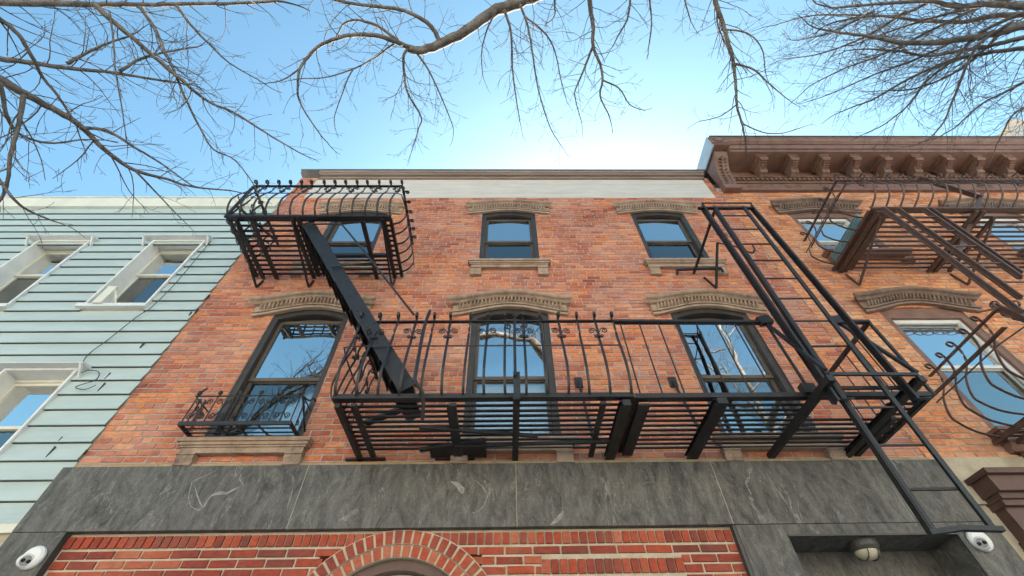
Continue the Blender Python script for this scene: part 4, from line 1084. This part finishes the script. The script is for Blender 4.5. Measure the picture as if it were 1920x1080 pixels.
T.px([(125, 120), (160, 100), (200, 82), (245, 67)], 7.1, 7.3, (2.8, 1.2), dens=.9, tl=.5)
T.px([(225, 134), (265, 110), (325, 95), (370, 88)], 7.2, 7.3, (2.6, 1), dens=.9, tl=.45)
a = T.px([(-60, 118), (0, 148), (45, 175), (100, 205), (150, 235), (195, 280), (250, 318), (310, 335), (360, 350), (430, 357)], 5.4, 5.6, (6.6, 1.3), dens=.9, tl=.62); T.join(fk, a[0], .07, .055)
T.px([(150, 240), (200, 245), (250, 275), (300, 305), (345, 338)], 5.4, 5.5, (3, 1.2), dens=.6, tl=.5)
a = T.px([(-50, 0), (0, 35), (35, 65), (65, 115), (80, 145), (105, 175), (125, 205), (145, 235)], 5.2, 5.3, (3.4, 1.4), dens=.9, tl=.55); T.join(fk, a[0], .04, .025)
T.px([(45, 178), (35, 230), (20, 290), (12, 350), (-10, 390)], 5.4, 5.3, (3.5, 1.8), dens=.8, tl=.5)
a = T.px([(-40, 120), (0, 160), (10, 210), (35, 250), (90, 268), (150, 262)], 5.3, 5.4, (3.6, 1.2), dens=.9, tl=.5); T.join(fk, a[0], .04, .025)
T.px([(-15, 320), (0, 340), (30, 378), (60, 398), (110, 418)], 5.2, 5.3, (3, 1), dens=.7, tl=.4)
T.px([(205, 20), (213, 80), (216, 130), (228, 200), (237, 262)], 7.2, 6.8, (1.6, .8), dens=.6, tl=.5, lvl=1)
T.px([(255, 322), (290, 358), (320, 390), (342, 412)], 5.5, 5.5, (1.8, .8), dens=.6, tl=.4)
T.crown(-10.6, -6.9, 6.2, 9.4, 6, 2.0)
T.done()
# centre tree
T = Tree('bare street tree with one thick limb reaching down into the top centre of the sky', 23)
cx, cyy = 4.2, -7.8
T.column(cx, cyy, 4.5, 13.5, .19)
fk = Vector((cx, cyy, 6.0))
a = T.px([(1030, -22), (985, 0), (920, 25), (870, 60), (820, 85), (790, 95), (765, 92)], 7.3, 7.0, (12, 7), dens=.5, tl=.55, tip=False); T.join(fk, a[0], .115, .105)
T.px([(826, 82), (812, 55), (790, 35), (750, 18), (700, 12), (650, 5), (600, -8)], 7.1, 7.3, (4.6, 2.4), dens=.6, tl=.6)
T.px([(768, 90), (720, 70), (675, 65), (640, 70), (600, 85), (575, 110), (562, 130), (558, 165), (560, 185), (575, 215), (605, 258)], 7.0, 6.8, (5, 1), dens=.6, tl=.62)
T.px([(755, 84), (710, 50), (670, 38), (645, 44), (634, 62)], 7.0, 7.1, (3.4, 1.4), dens=.8, tl=.5)
T.px([(766, 91), (757, 105), (758, 140), (765, 175), (790, 220), (785, 240), (776, 272)], 7.0, 6.8, (3.4, .9), dens=1.2, tl=.65)
T.px([(745, 78), (733, 86), (700, 110), (660, 130), (610, 145), (570, 147)], 7.0, 6.9, (2.4, .9), dens=.9, tl=.6)
T.px([(780, 98), (800, 125), (820, 165), (840, 212), (850, 240)], 7.0, 6.9, (2.4, .8), dens=1, tl=.55)
T.px([(662, 130), (652, 148), (640, 180), (628, 215), (627, 232)], 6.9, 6.8, (1.5, .8), dens=.5, tl=.4, lvl=1)
T.px([(560, 130), (530, 150), (500, 156)], 6.9, 6.9, (1.8, .8), dens=1, tl=.4)
T.px([(945, 18), (958, 60), (961, 130), (968, 185), (975, 228)], 7.2, 6.9, (3, .9), dens=1.2, tl=.55)
T.px([(975, 8), (990, 50), (1000, 110), (1010, 170), (1030, 235), (1050, 270)], 7.2, 6.9, (2.6, .8), dens=1, tl=.55)
T.px([(985, 32), (1020, 60), (1040, 95), (1052, 150), (1060, 180)], 7.2, 7.0, (2.2, .8), dens=.9, tl=.5)
T.px([(930, 20), (912, 60), (903, 100), (905, 140)], 7.2, 7.0, (2, .8), dens=.9, tl=.5)
a = T.px([(1104, -25), (1108, 20), (1112, 50), (1112, 85), (1125, 120), (1130, 150), (1125, 180), (1140, 212)], 7.5, 7.1, (5, 1.2), dens=1.1, tl=.6); T.join(Vector((cx, cyy, 6.8)), a[0], .08, .045)
T.px([(1112, 85), (1095, 130), (1080, 165), (1078, 182), (1090, 228)], 7.3, 7.0, (2.6, .8), dens=.9, tl=.5)
T.px([(1128, 150), (1160, 165), (1180, 195), (1200, 205)], 7.2, 7.1, (2, .8), dens=.9, tl=.4)
a = T.px([(1182, -25), (1178, 30), (1160, 65), (1150, 85)], 7.5, 7.3, (2.6, .9), dens=1.1, tl=.5); T.join(Vector((cx, cyy, 7.2)), a[0], .04, .022)
a = T.px([(1216, -25), (1220, 20), (1222, 45), (1218, 78)], 7.5, 7.4, (1.8, 1.2), dens=.9, tl=.45); T.join(Vector((cx, cyy, 7.2)), a[0], .04, .015)
a = T.px([(1042, -25), (1040, 10), (1041, 22)], 7.5, 7.4, (2, 1.5), dens=2, tl=.6); T.join(Vector((cx, cyy, 7.2)), a[0], .04, .015)
a = T.px([(1280, -25), (1285, 5), (1295, 40)], 7.6, 7.5, (2, 1), dens=1.6, tl=.5); T.join(Vector((cx, cyy, 7.4)), a[0], .04, .015)
a = T.px([(1335, -30), (1342, 5), (1355, 45), (1367, 85), (1376, 125), (1380, 165), (1382, 200), (1392, 235), (1397, 262)], 7.2, 6.8, (5.2, 1.4), dens=1.1, tl=.6); T.join(Vector((cx, cyy, 7.0)), a[0], .08, .045)
T.px([(1352, 55), (1400, 62), (1428, 90), (1435, 135)], 7.1, 6.9, (2, .8), dens=.8, tl=.5)
T.px([(1378, 120), (1412, 130), (1440, 155), (1475, 185)], 7.0, 6.8, (2.6, .8), dens=.9, tl=.5)
T.px([(1345, 15), (1345, 45), (1357, 75), (1370, 105)], 7.2, 7.0, (1.8, 1), dens=.7, tl=.4)
T.px([(1383, 195), (1350, 218), (1310, 228)], 6.9, 6.9, (1.4, .7), dens=.9, tl=.4)
T.px([(1392, 232), (1430, 248), (1465, 250), (1500, 240)], 6.9, 6.9, (1.4, .7), dens=.7, tl=.35)
T.crown(cx, cyy, 7.0, 13.2, 14, 2.6)
T.done()
# right tree
T = Tree('bare street tree with dense sweeping branches across the upper right sky', 37)
tx, ty = 7.9, -7.1
T.column(tx, ty, 4.8, 13.0, .2)
sw = Vector((-.5, .5, -.25))
RB = [([(1990, 8), (1920, 12), (1850, 8), (1790, 12), (1740, 2), (1640, 8), (1560, 15)], 10, (6, 1.6)),
([(1990, 24), (1920, 28), (1860, 30), (1800, 42), (1720, 38), (1640, 30), (1570, 40)], 10.6, (5, 1.4)),
([(1990, 30), (1920, 47), (1870, 62), (1790, 76), (1700, 81), (1640, 70), (1580, 62), (1540, 55)], 9.4, (7, 1.6)),
([(1990, 55), (1920, 70), (1860, 85), (1800, 95), (1740, 105), (1680, 95), (1620, 92)], 9.8, (4, 1.2)),
([(1990, 80), (1920, 90), (1850, 100), (1780, 115), (1700, 150), (1640, 185), (1600, 200)], 9.6, (3.6, 1)),
([(1930, 20), (1840, 60), (1790, 110), (1740, 150), (1700, 200), (1660, 232)], 9.4, (2.8, .9)),
([(1900, 40), (1830, 90), (1790, 180), (1770, 228), (1745, 258)], 9.3, (2.4, .9)),
([(1990, 110), (1930, 148), (1880, 175), (1840, 195), (1790, 240)], 9.4, (2.6, .9)),
([(1860, 2), (1760, 50), (1660, 100), (1580, 130), (1520, 160)], 10.2, (2.8, .8)),
([(1700, 20), (1620, 70), (1540, 100), (1480, 110)], 10.2, (2.4, .8)),
([(1640, 20), (1560, 60), (1500, 75)], 10.4, (2, .8)),
([(1790, 76), (1720, 110), (1640, 140), (1560, 175)], 9.7, (2.4, .8)),
([(1990, 150), (1940, 190), (1900, 215), (1880, 250)], 9.4, (2.4, .9)),
([(1880, 60), (1800, 130), (1720, 165), (1660, 170)], 9.9, (2.4, .8)),
([(1990, -10), (1900, -4), (1780, 25), (1680, 55), (1600, 85)], 10.4, (3.4, .9)),
([(1740, 5), (1680, 30), (1600, 28), (1520, 30), (1460, 45)], 10.6, (2.6, .8))]
for i, (L, rad, rp) in enumerate(RB):
    a = T.px(L, rad, rad-.25, rp, dens=1.0, tl=.95, lvl=2, bias=sw)
    if L[0][0] >= 1985: T.join(Vector((tx, ty, 5.2+.25*i)), a[0], .09, rp[0]*rad/816)
T.crown(tx, ty, 8.6, 12.8, 9, 2.2)
T.done()
